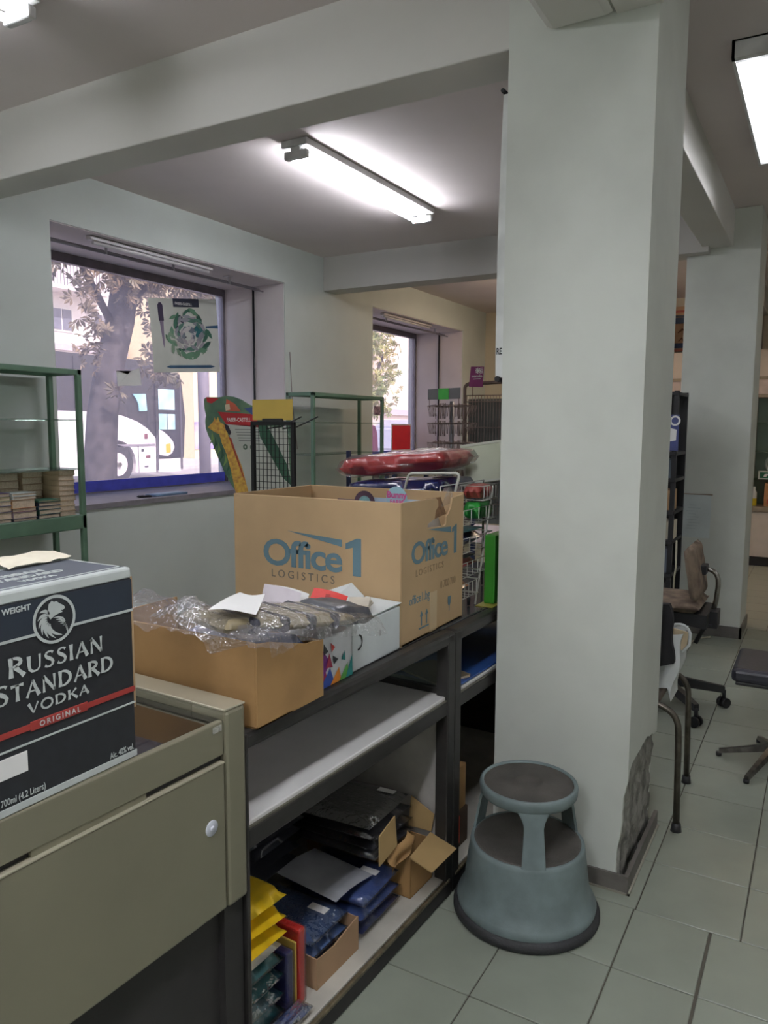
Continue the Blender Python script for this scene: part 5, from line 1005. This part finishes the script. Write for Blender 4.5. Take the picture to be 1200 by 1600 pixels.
# blue tube frame stand and grey folded cloth farther back
t = thing('blue_frame_stand', 'small dark blue steel frame stand in front of the empty green shelf', 'stand', (4.3, 2.55, 0))
BLF = mat('blue_steel', (44, 52, 84), 0.4, 0.2, var=0.1)
b = NB(); rbox(b, 4.035, 4.060, 2.575, 2.600, 0, 1.402, 0.004); part('post', b, BLF, t)
b = NB(); rbox(b, 4.52, 4.545, 2.575, 2.600, 0, 1.372, 0.004); part('post', b, BLF, t)
b = NB(); rbox(b, 4.05, 4.545, 2.578, 2.598, 1.338, 1.370, 0.004); part('cross_bar', b, BLF, t)
b = NB(); box(b, 4.0, 4.60, 2.40, 2.80, 0.0, 0.03); part('foot_plate', b, BLF, t)
b = NB(); M = Matrix.Translation((4.36, 2.16, 1.374)); slabpack(b, 0.22, 0.22, 0.085, M, 0.8, 0.015, 31); solo('grey_packet', b, mat('grey_packet', (172, 162, 152), 0.6), 'grey brown paper packet showing just behind the red package', 'packet', (4.36, 2.16, 1.32))
t = thing('packet_table', 'plain grey table carrying the grey packet behind the wire rack', 'table', (4.4, 2.2, 0))
b = NB(); rbox(b, 4.15, 4.65, 1.95, 2.36, 1.285, 1.315, 0.004); part('table_top', b, mat('grey_table', (120, 118, 114), 0.5), t)
for x in (4.17, 4.61):
    for y in (1.97, 2.32): b = NB(); box(b, x, x+0.025, y, y+0.025, 0, 1.285); part('leg', b, BLF, t)
# wire spinners near the second window
GRW = mat('grey_wire', (128, 112, 106), 0.4, 0.5)
t = thing('wire_spinner', 'grey wire card spinner with a grey and green header strip', 'rack', (6.5, 3.03, 0))
sx, sy = 6.5, 3.02
b = NB(); tube(b, [(sx, sy, 0.03), (sx, sy, 1.79)], 0.022, 10); part('column', b, mat('spinner_column', (128, 130, 136), 0.35, 0.6), t)
b = NB(); lathe(b, [(0.001, 0.0), (0.26, 0.0), (0.26, 0.02), (0.03, 0.04)], (sx, sy, 0), 24); part('foot', b, BLKP, t)
for k in range(4):
    a = R(40+90*k); dx, dy = math.cos(a), math.sin(a); ux, uy = -dy, dx
    b = NB()
    for z in (0.7, 0.95, 1.2, 1.4, 1.58, 1.74):
        c0 = Vector((sx+dx*0.10, sy+dy*0.10, z)); c1 = Vector((sx+dx*0.20, sy+dy*0.20, z+0.01)); q = Vector((ux, uy, 0))*0.13
        tube(b, [c0-q, c1-q, c1+q, c0+q], 0.004, 5, False, True)
        for i in range(7):
            f = -1+2*i/6; tube(b, [c0+q*f-UZ*0.11, c0+q*f+UZ*0.03], 0.0028, 4); tube(b, [c1+q*f, c1+q*f+UZ*0.0-Vector((dx, dy, 0))*0.02-UZ*0.10], 0.0028, 4)
    part('wire_pocket', b, GRW, t)
b = NB(); quad(b, [Vector((6.45, 3.245, 1.805)), Vector((6.45, 2.915, 1.810)), Vector((6.45, 2.915, 1.912)), Vector((6.45, 3.245, 1.902))], 0.004); hs = part('header_strip', b, mat('strip_grey', (112, 112, 112), 0.5), t)
b = NB(); box(b, 6.443, 6.447, 3.03, 3.135, 1.806, 1.908); part('green_patch', b, mat('patch_green', (72, 176, 72), 0.5), hs)
for y in (2.93, 3.23): b = NB(); tube(b, [(6.452, y, 1.71), (6.452, y, 1.82)], 0.004, 6); part('strip_wire', b, GRW, t)
t = thing('grid_stand', 'tall grey grid stand with round top bar and dark backing beside the spinner', 'rack', (7.0, 2.9, 0))
b = NB(); tube(b, [(7.0, 3.115, 0)]+arc((7.0, 3.115, 1.93), (7.0, 3.11, 1.975), (7.0, 3.06, 1.978), 4)+arc((7.0, 2.50, 1.99), (7.0, 2.42, 1.99), (7.0, 2.42, 1.93), 4)+[(7.0, 2.42, 0)], 0.018, 8); part('hoop_frame', b, mat('hoop_brown', (122, 106, 98), 0.4, 0.5), t)
b = NB(); box(b, 7.06, 7.07, 2.44, 3.10, 0.6, 1.83); part('dark_backing', b, mat('backing_grey', (104, 108, 104), 0.7), t)
b = NB()
for i in range(22): y = 2.44+0.031*i; tube(b, [(7.0, y, 0.7), (7.0, y, 1.86)], 0.0035, 4)
for z in (0.8, 1.06, 1.3, 1.55, 1.80, 1.86): tube(b, [(6.99, 2.43, z), (6.99, 3.11, z)], 0.005, 5)
o = part('wire_grid', b, GRW, t); o['kind'] = 'stuff'
t = thing('purple_card', 'purple sign card with pale print clipped above the grid stand', 'sign', (7.0, 3.0, 2.0))
b = NB(); quad(b, [Vector((6.97, 3.060, 1.945)), Vector((6.97, 2.915, 1.940)), Vector((6.97, 2.905, 2.135)), Vector((6.97, 3.040, 2.140))], 0.003); part('card_face', b, mat('purple_sign', (132, 40, 104), 0.5), t)
text('lettering', 'manolio', 0.036, (6.966, 3.030, 2.035), -UY, UZ, PAPER, t, 'LEFT', 0.0006, sx=0.95)
b = NB()
for a in range(0, 180, 45): stroke(b, [(0.028*math.cos(R(a+90)), 0.028*math.sin(R(a+90))), (0, 0), (-0.028*math.cos(R(a+90)), -0.028*math.sin(R(a+90)))], [0.010, 0.006, 0.010], (6.966, 2.965, 2.098), -UY, UZ, 0.001)
for z in (2.075, 2.09, 2.105, 2.12): stroke(b, [(0, 0), (0.035, 0.002)], [0.007, 0.007], (6.966, 2.945, z), -UY, UZ, 0.001)
stroke(b, [(0, 0), (0.08, 0.002)], [0.006, 0.006], (6.966, 3.015, 2.018), -UY, UZ, 0.001); part('pale_print', b, PAPER, t)
b = NB(); tube(b, [(6.974, 3.02, 1.86), (6.974, 3.02, 1.945)], 0.004, 6); part('clip_wire', b, GRW, t)

# ------------------------------------------------------------------ on the large window: poster, torn paper, sill things
t = thing('bird_poster', 'white poster with a dark bird in a green wreath and pencils on the window', 'poster', (4.9, 4.78, 2.3))
PY = 4.770
def pf(u, v):  # u,v in 0..1 of the sheet
    x = 4.47+0.80*u+0.02*(1-v)*u*0; return Vector((4.475+(0.790+0.045*(1-v))*u+0.05*(1-v)*(1-u), PY-0.010*math.sin(v*2.5)-0.03*max(0, 0.12-v)*(u), 1.985+0.585*v+0.10*u*(0.55+0.45*v)))
b = NB(); sheet(b, pf, 20, 20); part('sheet', b, mat('poster_white', (206, 208, 198), 0.55, var=0.03), t)
def PP(u, v): p = pf(u, v); return p+Vector((0, -0.003, 0))
def pblob(uv, m, nm): b = NB(); b.faces.new([b.verts.new(PP(*q)) for q in uv]); return part(nm, b, m, t)
DKP = mat('poster_dark', (44, 48, 66), 0.5)
pblob([(0.335, 0.885), (0.72, 0.885), (0.72, 1.0), (0.335, 1.0)], DKP, 'dark_heading')
p = PP(0.36, 0.92); text('lettering', 'FABER-CASTELL', 0.030, p+Vector((0, -0.002, 0)), Vector((1, 0, 0.115)), UZ, PAPER, t, 'LEFT', 0.0004, sx=0.9)
def pen(u0, v0, u1, v1, w_, m, nm): 
    d = Vector((u1-u0, v1-v0)); d.normalize(); q = Vector((-d.y, d.x))*w_
    pblob([(u0+q.x, v0+q.y), (u0+d.x*0.02-q.x*0+q.x*1.1, v0+d.y*0.02+q.y*1.1), (u1+q.x*0.25, v1+q.y*0.25), (u1-q.x*0.25, v1-q.y*0.25), (u0+d.x*0.02-q.x*1.1, v0+d.y*0.02-q.y*1.1), (u0-q.x, v0-q.y)], m, nm)
pblob([(0.115, 0.91), (0.135, 0.945), (0.165, 0.945), (0.185, 0.91), (0.185, 0.70), (0.115, 0.70)], mat('pen_purple', (62, 52, 78), 0.4), 'pen_cap')
pblob([(0.125, 0.70), (0.178, 0.70), (0.17, 0.38), (0.158, 0.33), (0.150, 0.38)], mat('pen_grey', (140, 128, 148), 0.4), 'pen_body')
pblob([(0.17, 0.075), (0.23, 0.095), (0.85, 0.095), (0.92, 0.075), (0.85, 0.055), (0.23, 0.055)], mat('pencil_blue', (48, 84, 112), 0.4), 'long_pencil')
pblob([(0.80, 0.63), (1.0, 0.645), (1.0, 0.60), (0.80, 0.605)], mat('pencil_blue', (48, 84, 112), 0.4), 'short_pencil')
rng = random.Random(5)
for rr, n, cs in ((0.30, 46, ((60, 110, 88), (44, 88, 72), (104, 146, 116), (128, 152, 128))), (0.21, 30, ((168, 160, 166), (150, 150, 156), (86, 128, 112), (196, 190, 188))), (0.10, 12, ((206, 200, 198), (176, 168, 172), (120, 130, 140)))):
    for i in range(n):
        a = 2*math.pi*i/n+rng.uniform(-0.1, 0.1); r_ = rr+rng.uniform(-0.05, 0.04); cu_, cv_ = 0.545+r_*0.95*math.cos(a), 0.52+r_*math.sin(a)
        if cv_ > 0.55 and rr > 0.25 and cu_ < 0.85 and rng.random() < 0.55: continue
        s_ = rng.uniform(0.055, 0.095); a2 = a+rng.uniform(0.7, 2.2)
        b = NB(); vs = [b.verts.new(PP(min(0.99, cu_+s_*f*math.cos(a2)-s_*g*math.sin(a2)), cv_+s_*f*math.sin(a2)+s_*g*math.cos(a2))-Vector((0, 0.0004*(i % 5), 0))) for f, g in ((-1, 0), (-0.3, 0.32), (0.4, 0.30), (1, 0), (0.4, -0.30), (-0.3, -0.32))]
        b.faces.new(vs); c_ = cs[rng.randrange(len(cs))]; part('painted_leaf', b, mat('pl%d_%d' % (c_[0], c_[1]), c_, 0.5), t)
pblob([(0.32, 0.66), (0.36, 0.76), (0.42, 0.78), (0.48, 0.72), (0.46, 0.66), (0.40, 0.70), (0.38, 0.62), (0.40, 0.54), (0.50, 0.48), (0.46, 0.45), (0.36, 0.52)], mat('bird_dark', (58, 54, 74), 0.5), 'bird')
pblob([(0.60, 0.56), (0.66, 0.66), (0.72, 0.64), (0.76, 0.56), (0.72, 0.46), (0.64, 0.48)], mat('bird_teal', (44, 112, 118), 0.5), 'bird_breast')
b = NB(); quad(b, [Vector((4.165, 4.785, 1.86)), Vector((4.405, 4.785, 1.875)), Vector((4.385, 4.785, 2.01)), Vector((4.30, 4.785, 1.985))], 0.002); quad(b, [Vector((4.165, 4.787, 1.86)), Vector((4.30, 4.787, 1.985)), Vector((4.27, 4.787, 1.955)), Vector((4.155, 4.787, 1.975))], 0.002)
solo('torn_paper', b, PAPER, 'torn white paper stuck on the large window pane left of the poster', 'paper', (4.28, 4.785, 1.93))
t = thing('sill_tray', 'flat pale blue tray lying on the large window sill', 'tray', (4.05, 4.22, SILL+0.005))
b = NB(); rbox(b, 3.93, 4.25, 4.16, 4.27, SILL+0.0045, SILL+0.020, 0.004); part('tray_body', b, mat('tray_blue', (120, 148, 178), 0.4), t)
b = NB(); rbox(b, 3.95, 4.23, 4.18, 4.25, SILL+0.020, SILL+0.022, 0.001); part('tray_lining', b, mat('tray_lining', (146, 168, 190), 0.5), t)
b = NB(); M = Matrix.Translation((3.86, 4.20, SILL+0.012)) @ Matrix.Rotation(R(-15), 4, 'Z'); slabpack(b, 0.10, 0.05, 0.014, M, 0.6, 0.004, 3); solo('dark_scrap', b, BLKP, 'small dark scrap lying next to the blue tray on the sill', 'scrap', (3.86, 4.20, SILL+0.005))
t = thing('red_notice', 'red sheet with white border stuck on the second window', 'notice', (8.76, 4.785, 1.41))
b = NB(); box(b, 8.50, 9.03, 4.790, 4.793, 1.245, 1.590); part('border', b, PAPER, t)
b = NB(); box(b, 8.525, 9.005, 4.786, 4.7895, 1.262, 1.573); part('red_sheet', b, mat('notice_red', (236, 40, 50), 0.5, var=0.05), t)

# ------------------------------------------------------------------ the street outside
b = NB(); box(b, -20, 80, 7.6, 60, -0.3, 0.0); box(b, -20, 80, 4.9, 7.6, -0.3, -0.01); struct('street', b, mat('asphalt', (170, 166, 164), 0.9, var=0.08, scale=2))
b = NB(); rbox(b, -20, 60, 4.9, 7.6, -0.3, 0.14, 0.02); struct('pavement', b, mat('pavement_slabs', (186, 182, 178), 0.9, var=0.08, scale=3))
b = NB(); rbox(b, 4, 80, 20.2, 27.9, -0.3, 0.14, 0.02); struct('pavement', b, mat('pavement_slabs', (186, 182, 178), 0.9))
# coach
BY = 16.5
t = thing('coach', 'white and dark coach parked across the street, front wheel beside the tree trunk', 'coach', (12, BY+1.2, 0))
CW = mat('coach_white', (236, 230, 232), 0.35, var=0.03); CD = mat('coach_dark', (58, 57, 62), 0.2, var=0.1, spec=0.7)
wx, wz = 14.25, 0.52
arch = [(wx+0.66*math.cos(R(a)), wz+0.66*math.sin(R(a))) for a in range(200, -21, -20)]
b = NB(); plate(b, [(5.0, 0.28)] + [(arch[0][0], 0.28)] + arch + [(arch[-1][0], 0.28), (15.62, 0.25), (15.66, 1.20), (15.35, 1.48), (15.0, 1.67), (14.5, 1.82), (13.93, 1.92), (5.0, 1.95)], (0, BY, 0), UX, UZ, 2.4); part('body', b, CW, t)
b = NB(); plate(b, [(5.0, 1.90), (13.9, 1.88), (14.5, 1.76), (15.0, 1.60), (15.3, 1.40), (15.60, 1.15), (15.60, 0.62), (16.75, 0.62), (16.85, 1.8), (16.72, 2.9), (16.4, 3.30), (15.4, 3.36), (5.0, 3.42)], (0, BY+0.03, 0), UX, UZ, 2.34); part('dark_upper_body', b, CD, t)
b = NB(); plate(b, [(15.74, 0.74), (16.05, 0.70), (16.22, 0.78), (16.32, 0.95), (16.26, 1.12), (16.1, 1.27), (15.9, 1.40), (15.74, 1.46)], (0, BY-0.04, 0), UX, UZ, 0.08); ns = part('nose_panel', b, CW, t)
b = NB(); plate(b, [(15.98, 0.78), (16.16, 0.80), (16.16, 1.06), (15.98, 1.04)], (0, BY-0.05, 0), UX, UZ, 0.02); part('yellow_lamp', b, mat('lamp_yellow', (226, 176, 60), 0.3), ns)
b = NB(); plate(b, [(15.70, 0.24), (16.62, 0.24), (16.66, 0.62), (15.70, 0.60)], (0, BY-0.01, 0), UX, UZ, 0.1); part('lower_panel', b, CW, t)
b = NB(); tube(b, [(wx, BY-0.02, wz), (wx, BY+0.28, wz)], 0.52, 32); wh_ = part('wheel', b, mat('tyre', (60, 58, 62), 0.8), t)
b = NB(); tube(b, [(wx, BY-0.05, wz), (wx, BY+0.02, wz)], 0.31, 28); part('hub', b, mat('hub_white', (222, 214, 214), 0.4), wh_)
b = NB(); tube(b, [(wx, BY-0.12, wz), (wx, BY-0.04, wz)], 0.06, 12); part('hub_cap', b, CHROME, wh_)
DG = mat('door_glass_reflection', (150, 206, 218), 0.15, var=0.12, scale=1.5, c2=(210, 236, 238))  # teal reflection put into the colour of the coach glass
dr = None
b = NB(); box(b, 15.66, 16.62, BY-0.02, BY+0.03, 0.66, 3.05); dr = part('door', b, CD, t)
for (x0, x1, z0, z1) in ((15.76, 16.38, 2.02, 2.60), (15.76, 16.06, 1.46, 1.90), (16.09, 16.38, 1.46, 1.90), (15.76, 16.30, 2.90, 2.99)):
    b = NB(); box(b, x0, x1, BY-0.028, BY-0.018, z0, z1); part('pane', b, DG if z0 < 2.8 else PAPER, dr)
for (x, nm) in ((15.66, 'seam'), (16.60, 'grab_rail')):
    b = NB(); box(b, x-0.03, x+0.03, BY-0.05, BY-0.02, 0.3, 1.3 if nm == 'seam' else 2.9); part(nm, b, mat('coach_seam', (88, 84, 92), 0.4), t)
b = NB(); box(b, 13.9, 15.6, BY-0.02, BY, 1.00, 1.06); part('side_strip', b, mat('coach_strip', (140, 134, 142), 0.4), t)
b = NB(); box(b, 14.98, 15.0, BY-0.008, BY, 0.25, 1.0); part('panel_gap', b, mat('coach_seam', (88, 84, 92), 0.4), t)
for (x0, x1, z0, z1, c) in ((15.26, 15.42, 0.66, 0.74, (120, 70, 80)), (15.10, 15.19, 0.84, 0.92, (60, 58, 66)), (15.20, 15.34, 0.40, 0.45, (110, 104, 112)), (15.22, 15.34, 1.20, 1.34, (120, 114, 120))):
    b = NB(); box(b, x0, x1, BY-0.012, BY, z0, z1); part('marker', b, mat('mk%d' % c[0], c, 0.4), t)
b = NB(); plate(b, [(14.85, 2.42), (15.30, 2.44), (15.34, 1.98), (15.06, 1.96), (15.04, 2.16), (14.96, 2.30)], (0, BY-0.02, 0), UX, UZ, 0.03); part('side_window', b, DG, t)
b = NB(); plate(b, [(13.86, 1.95), (14.08, 1.92), (14.06, 2.42), (13.94, 2.36)], (0, BY-0.02, 0), UX, UZ, 0.03); part('white_pillar', b, CW, t)
for x in (9.0, 11.0, 13.0): b = NB(); box(b, x-0.02, x+0.02, BY+0.01, BY+0.03, 1.98, 3.3); part('window_seam', b, CD, t)
b = NB(); tube(b, [(16.98, 15.9, 0), (16.98, 15.9, 5.0)], 0.17, 14); solo('street_pole', b, mat('pole_grey', (128, 122, 132), 0.7), 'thick grey pole standing right in front of the coach door', 'pole', (16.98, 15.9, 0))
# trees
LEAFM = mat('leaf_autumn', (104, 102, 82), 0.6, var=0.3, scale=1.6, c2=(146, 122, 96)); LEAFG = mat('leaf_green', (122, 150, 100), 0.6, var=0.3, scale=1.8, c2=(186, 170, 100))
BARK = mat('bark', (88, 82, 82), 0.9, var=0.3, scale=6, bump=0.6, bscale=14)
def leafmesh(spots, size, seed):
    rg = random.Random(seed); b = NB()
    for (x, y, z, r_, n) in spots:
        for i in range(n):
            d = Vector((rg.gauss(0, 1), rg.gauss(0, 1), rg.gauss(0, 1))); d.normalize(); c0 = Vector((x, y, z))+d*r_*(rg.random()**0.5)
            ax = Vector((rg.uniform(-1, 1), rg.uniform(-1, 1), rg.uniform(-0.4, 1))); ax.normalize(); u = ax.orthogonal().normalized(); v = ax.cross(u)
            s_ = size*rg.uniform(0.7, 1.3); ph = rg.random()*6.28
            for k in range(5):
                a = ph+(k-2)*0.62; q = u*math.cos(a)+v*math.sin(a); p = u*math.cos(a+1.57)+v*math.sin(a+1.57); L = s_*(1-0.12*abs(k-2))
                vs = [b.verts.new(c0+q*L*0.08), b.verts.new(c0+q*L*0.62+p*L*0.17), b.verts.new(c0+q*L-ax*0.2*L), b.verts.new(c0+q*L*0.62-p*L*0.17)]
                b.faces.new(vs)
    return b
t = thing('street_tree', 'thick leaning street tree with autumn leaves outside the poster window', 'tree', (7.02, 8.5, 0.14))
b = NB()
P = [(6.98, 8.5, 0.1), (7.02, 8.5, 0.6), (7.07, 8.5, 1.2), (7.12, 8.5, 1.7), (7.28, 8.5, 2.4), (7.48, 8.5, 3.0), (7.62, 8.5, 3.7), (7.78, 8.5, 4.6)]
tube(b, P, [0.27, 0.235, 0.215, 0.205, 0.195, 0.19, 0.18, 0.15], 18)
tube(b, [(7.5, 8.5, 3.2), (8.2, 8.3, 3.9), (9.2, 8.2, 4.6)], [0.11, 0.08, 0.05], 8); tube(b, [(7.35, 8.5, 2.9), (6.7, 8.3, 3.6), (6.1, 8.0, 4.3)], [0.055, 0.045, 0.03], 8); tube(b, [(7.55, 8.5, 3.5), (7.7, 8.0, 4.2), (7.8, 7.4, 4.7)], [0.08, 0.06, 0.03], 8)
for v in b.verts: v.co += Vector((1, 1, 0))*0.02*noise.noise(v.co*4)
part('trunk', b, BARK, t)
spots = [(6.35, 8.2, 3.75, 0.35, 34), (6.75, 8.3, 3.3, 0.25, 16), (6.68, 8.1, 2.78, 0.22, 12), (6.62, 8.1, 2.42, 0.20, 9), (7.2, 8.0, 3.6, 0.45, 46), (7.75, 8.1, 3.45, 0.4, 40), (8.2, 8.2, 3.5, 0.5, 60), (8.8, 8.2, 3.55, 0.5, 60), (7.95, 8.2, 2.75, 0.32, 18), (7.75, 8.1, 2.40, 0.30, 16), (8.05, 8.2, 2.25, 0.25, 9), (9.4, 8.4, 3.5, 0.45, 50), (9.9, 8.4, 3.3, 0.4, 40), (7.0, 8.2, 4.2, 0.8, 90), (8.4, 8.2, 4.4, 1.0, 140), (9.8, 8.4, 4.3, 0.8, 100), (7.0, 8.0, 2.0, 0.12, 4)]
o = part('foliage', leafmesh([(x, y, z, r_, int(n*1.7)) for x, y, z, r_, n in spots], 0.15, 3), LEAFM, t); o['kind'] = 'stuff'
t = thing('slender_tree', 'slender green and yellow tree outside the second window', 'tree', (15.4, 9.4, 0.0))
b = NB(); tube(b, [(15.5, 9.4, 0), (15.45, 9.4, 2.0), (15.6, 9.4, 3.4), (15.7, 9.4, 5.0)], [0.13, 0.11, 0.09, 0.05], 10); tube(b, [(15.5, 9.4, 2.3), (16.3, 9.4, 3.3)], [0.05, 0.03], 6); part('trunk', b, BARK, t)
spots = [(15.4+0.5*random.uniform(-1, 1), 9.4+0.4*random.uniform(-1, 1), 2.3+0.33*i, 0.5, 40) for i in range(9)] + [(16.2, 9.4, 3.4, 0.45, 40), (16.5, 9.4, 2.9, 0.35, 28), (16.0, 9.4, 2.4, 0.3, 18), (16.6, 9.4, 3.9, 0.3, 20), (16.2, 9.4, 1.95, 0.25, 10)]
o = part('foliage', leafmesh([(x, y, z, r_, int(n*1.8)) for x, y, z, r_, n in spots], 0.14, 8), LEAFG, t); o['kind'] = 'stuff'
# buildings
def house(nm, label, x0, x1, y, h, m, wins, bands=(), balc=()):
    t = thing('building', label, 'building', ((x0+x1)/2, y+2, 0))
    b = NB(); box(b, x0, x1, y, y+5, 0, h); part('wall', b, m, t)
    for (a, z, w_, hh) in wins:
        b = NB(); box(b, a-w_/2-0.08, a+w_/2+0.08, y-0.05, y+0.02, z-0.08, z+hh+0.08); f = part('window', b, PAPER, t)
        for s in (0, 1): b = NB(); box(b, a-w_/2+s*w_/2+0.03, a+s*w_/2-0.03, y-0.08, y-0.04, z, z+hh); part('pane', b, mat('far_pane', (120, 122, 136), 0.3, var=0.1), f)
    for (z0, z1, mm, dz) in bands: b = NB(); box(b, x0, x1, y-dz, y, z0, z1); part('facade_band', b, mm, t)
    for (a, c_, z) in balc:
        b = NB(); box(b, a, c_, y-1.0, y, z-0.15, z); bl = part('balcony', b, mat('balcony_slab', (212, 206, 204), 0.7), t)
        b = NB()
        for i in range(int((c_-a)/0.16)): box(b, a+0.16*i, a+0.16*i+0.03, y-1.0, y-0.97, z, z+0.95)
        box(b, a, c_, y-1.01, y-0.96, z+0.95, z+1.0); o = part('railing', b, mat('railing_grey', (140, 138, 146), 0.5), bl)
    return t
house('a', 'pale apartment building with balcony and barred window beyond the coach', 8, 24.8, 28, 16, mat('render_white', (226, 222, 222), 0.8, var=0.04), [(21.5, 5.55, 1.0, 0.85), (18.2, 5.55, 1.0, 0.85), (23.6, 5.5, 0.9, 0.9), (19.0, 8.6, 1.0, 1.5), (22.3, 8.6, 1.0, 1.5)], ((4.7, 4.95, mat('band_grey', (186, 178, 184), 0.7), 0.25),), ((20.0, 23.2, 7.2),))
house('b', 'cream building with purple painted base past the street pole', 25.0, 34.0, 24, 14, mat('render_cream', (232, 214, 178), 0.8, var=0.05), [(29.0, 4.5, 1.2, 1.5), (32.0, 4.5, 1.2, 1.5)], ((0.55, 1.75, mat('purple_base', (112, 96, 170), 0.7, var=0.35, scale=1.4, c2=(206, 198, 222)), 0.04),))
house('c', 'tall pinkish apartment building seen through the second window', 35.5, 70.0, 20.5, 20, mat('render_pink', (232, 216, 206), 0.8, var=0.05), [(40.0+3.4*i, 3.0+3.6*j, 1.3, 1.7) for i in range(5) for j in range(4)], ((2.2, 2.5, mat('band_grey', (186, 178, 184), 0.7), 0.2),), ((44, 47, 5.6), (44, 47, 9.2)))
# parked car and passer-by
t = thing('parked_car', 'silver car parked under the slender tree beyond the second window', 'car', (15.4, 8.6, 0))
SV = mat('car_silver', (206, 204, 214), 0.25, 0.3, var=0.03)
b = NB(); plate(b, [(13.2, 0.35), (17.3, 0.35), (17.4, 0.75), (17.2, 1.02), (16.5, 1.10), (13.1, 1.10), (13.05, 0.7)], (0, 7.9, 0), UX, UZ, -1.7); bmesh.ops.bevel(b, geom=list(b.edges), offset=0.05, segments=2, affect='EDGES'); part('body', b, SV, t)
b = NB(); plate(b, [(13.3, 1.08), (16.55, 1.08), (15.85, 1.60), (15.5, 1.70), (13.7, 1.70), (13.4, 1.55)], (0, 8.0, 0), UX, UZ, -1.5); bmesh.ops.bevel(b, geom=list(b.edges), offset=0.05, segments=2, affect='EDGES'); part('cabin', b, SV, t)
for P_ in ([(13.5, 1.14), (14.5, 1.14), (14.5, 1.54), (13.6, 1.54)], [(14.6, 1.14), (15.45, 1.14), (15.40, 1.54), (14.6, 1.54)], [(15.55, 1.14), (16.3, 1.14), (15.72, 1.54), (15.5, 1.54)]):
    b = NB(); plate(b, P_, (0, 7.985, 0), UX, UZ, -0.02); part('side_window', b, mat('car_glass', (92, 92, 112), 0.15), t)
for x in (13.9, 16.5):
    b = NB(); tube(b, [(x, 7.86, 0.32), (x, 8.1, 0.32)], 0.32, 20); q = part('wheel', b, mat('tyre', (60, 58, 62), 0.8), t); b = NB(); tube(b, [(x, 7.84, 0.32), (x, 7.88, 0.32)], 0.19, 16); part('hub', b, CHROME, q)
b = NB(); box(b, 17.2, 17.38, 7.92, 8.2, 0.78, 0.95); part('head_lamp', b, PAPER, t)
b = NB(); rbox(b, 15.7, 15.85, 7.72, 7.9, 1.08, 1.22, 0.03); part('mirror', b, SV, t)
def skin(name, verts, edges, radii, m, parent, root=0):
    me = bpy.data.meshes.new(name); me.from_pydata([Vector(v)-Vector(parent.location) for v in verts], edges, []); o = bpy.data.objects.new(name, me); C.objects.link(o)
    me.materials.append(m); md = o.modifiers.new('skin', 'SKIN'); md.use_smooth_shade = True
    for i, r_ in enumerate(radii): me.skin_vertices[0].data[i].radius = (r_, r_*0.85) if not isinstance(r_, tuple) else r_
    me.skin_vertices[0].data[root].use_root = True
    o.modifiers.new('sub', 'SUBSURF').render_levels = 2; o.parent = parent; return o
px, py = 9.12, 5.62; g = 0.14
t = thing('person', 'person in a pink jacket walking past the second window', 'person', (px, py, g))
V = [(0, 0, 0.92), (0, 0, 1.12), (0, 0, 1.34), (0, 0, 1.44), (0.02, 0, 1.54), (0.03, 0, 1.66), (0.0, -0.09, 0.88), (0.05, -0.10, 0.48), (-0.02, -0.10, 0.07), (0.10, -0.10, 0.04), (0.0, 0.09, 0.88), (0.10, 0.10, 0.48), (0.14, 0.10, 0.07), (0.26, 0.10, 0.04), (0, -0.18, 1.38), (-0.05, -0.23, 1.12), (0.05, -0.24, 0.90), (0, 0.18, 1.38), (-0.02, 0.23, 1.12), (0.10, 0.23, 0.92)]
V = [(px+a, py+b_, g+c_) for a, b_, c_ in V]
E_ = [(0,1),(1,2),(2,3),(3,4),(4,5),(0,6),(6,7),(7,8),(8,9),(0,10),(10,11),(11,12),(12,13),(2,14),(14,15),(15,16),(2,17),(17,18),(18,19)]
skin('body', V, E_, [0.14, 0.13, 0.15, 0.06, 0.085, 0.095, 0.10, 0.065, 0.045, 0.04, 0.10, 0.065, 0.045, 0.04, 0.06, 0.045, 0.035, 0.06, 0.045, 0.035], mat('dark_trousers', (70, 64, 78), 0.8), t)
PK = mat('pink_jacket', (208, 70, 120), 0.7, var=0.08, scale=8)
J_ = [0, 1, 2, 3, 14, 15, 16, 17, 18, 19]; mp = {k_: i for i, k_ in enumerate(J_)}
skin('jacket', [V[i] if i != 0 else (px, py, g+0.80) for i in J_], [(mp[a], mp[c_]) for a, c_ in E_ if a in mp and c_ in mp], [0.175, 0.16, 0.18, 0.085, 0.085, 0.066, 0.050, 0.085, 0.066, 0.050], PK, t)
skin('head_skin', [(px+0.03, py, g+1.50), (px+0.045, py, g+1.58), (px+0.045, py, g+1.70)], [(0, 1), (1, 2)], [0.07, 0.088, 0.092], mat('skin_tone', (206, 160, 140), 0.6), t, 1)
skin('hood', [(px-0.03, py, g+1.46), (px-0.025, py, g+1.60), (px-0.02, py, g+1.74)], [(0, 1), (1, 2)], [0.10, 0.12, 0.11], PK, t, 1)
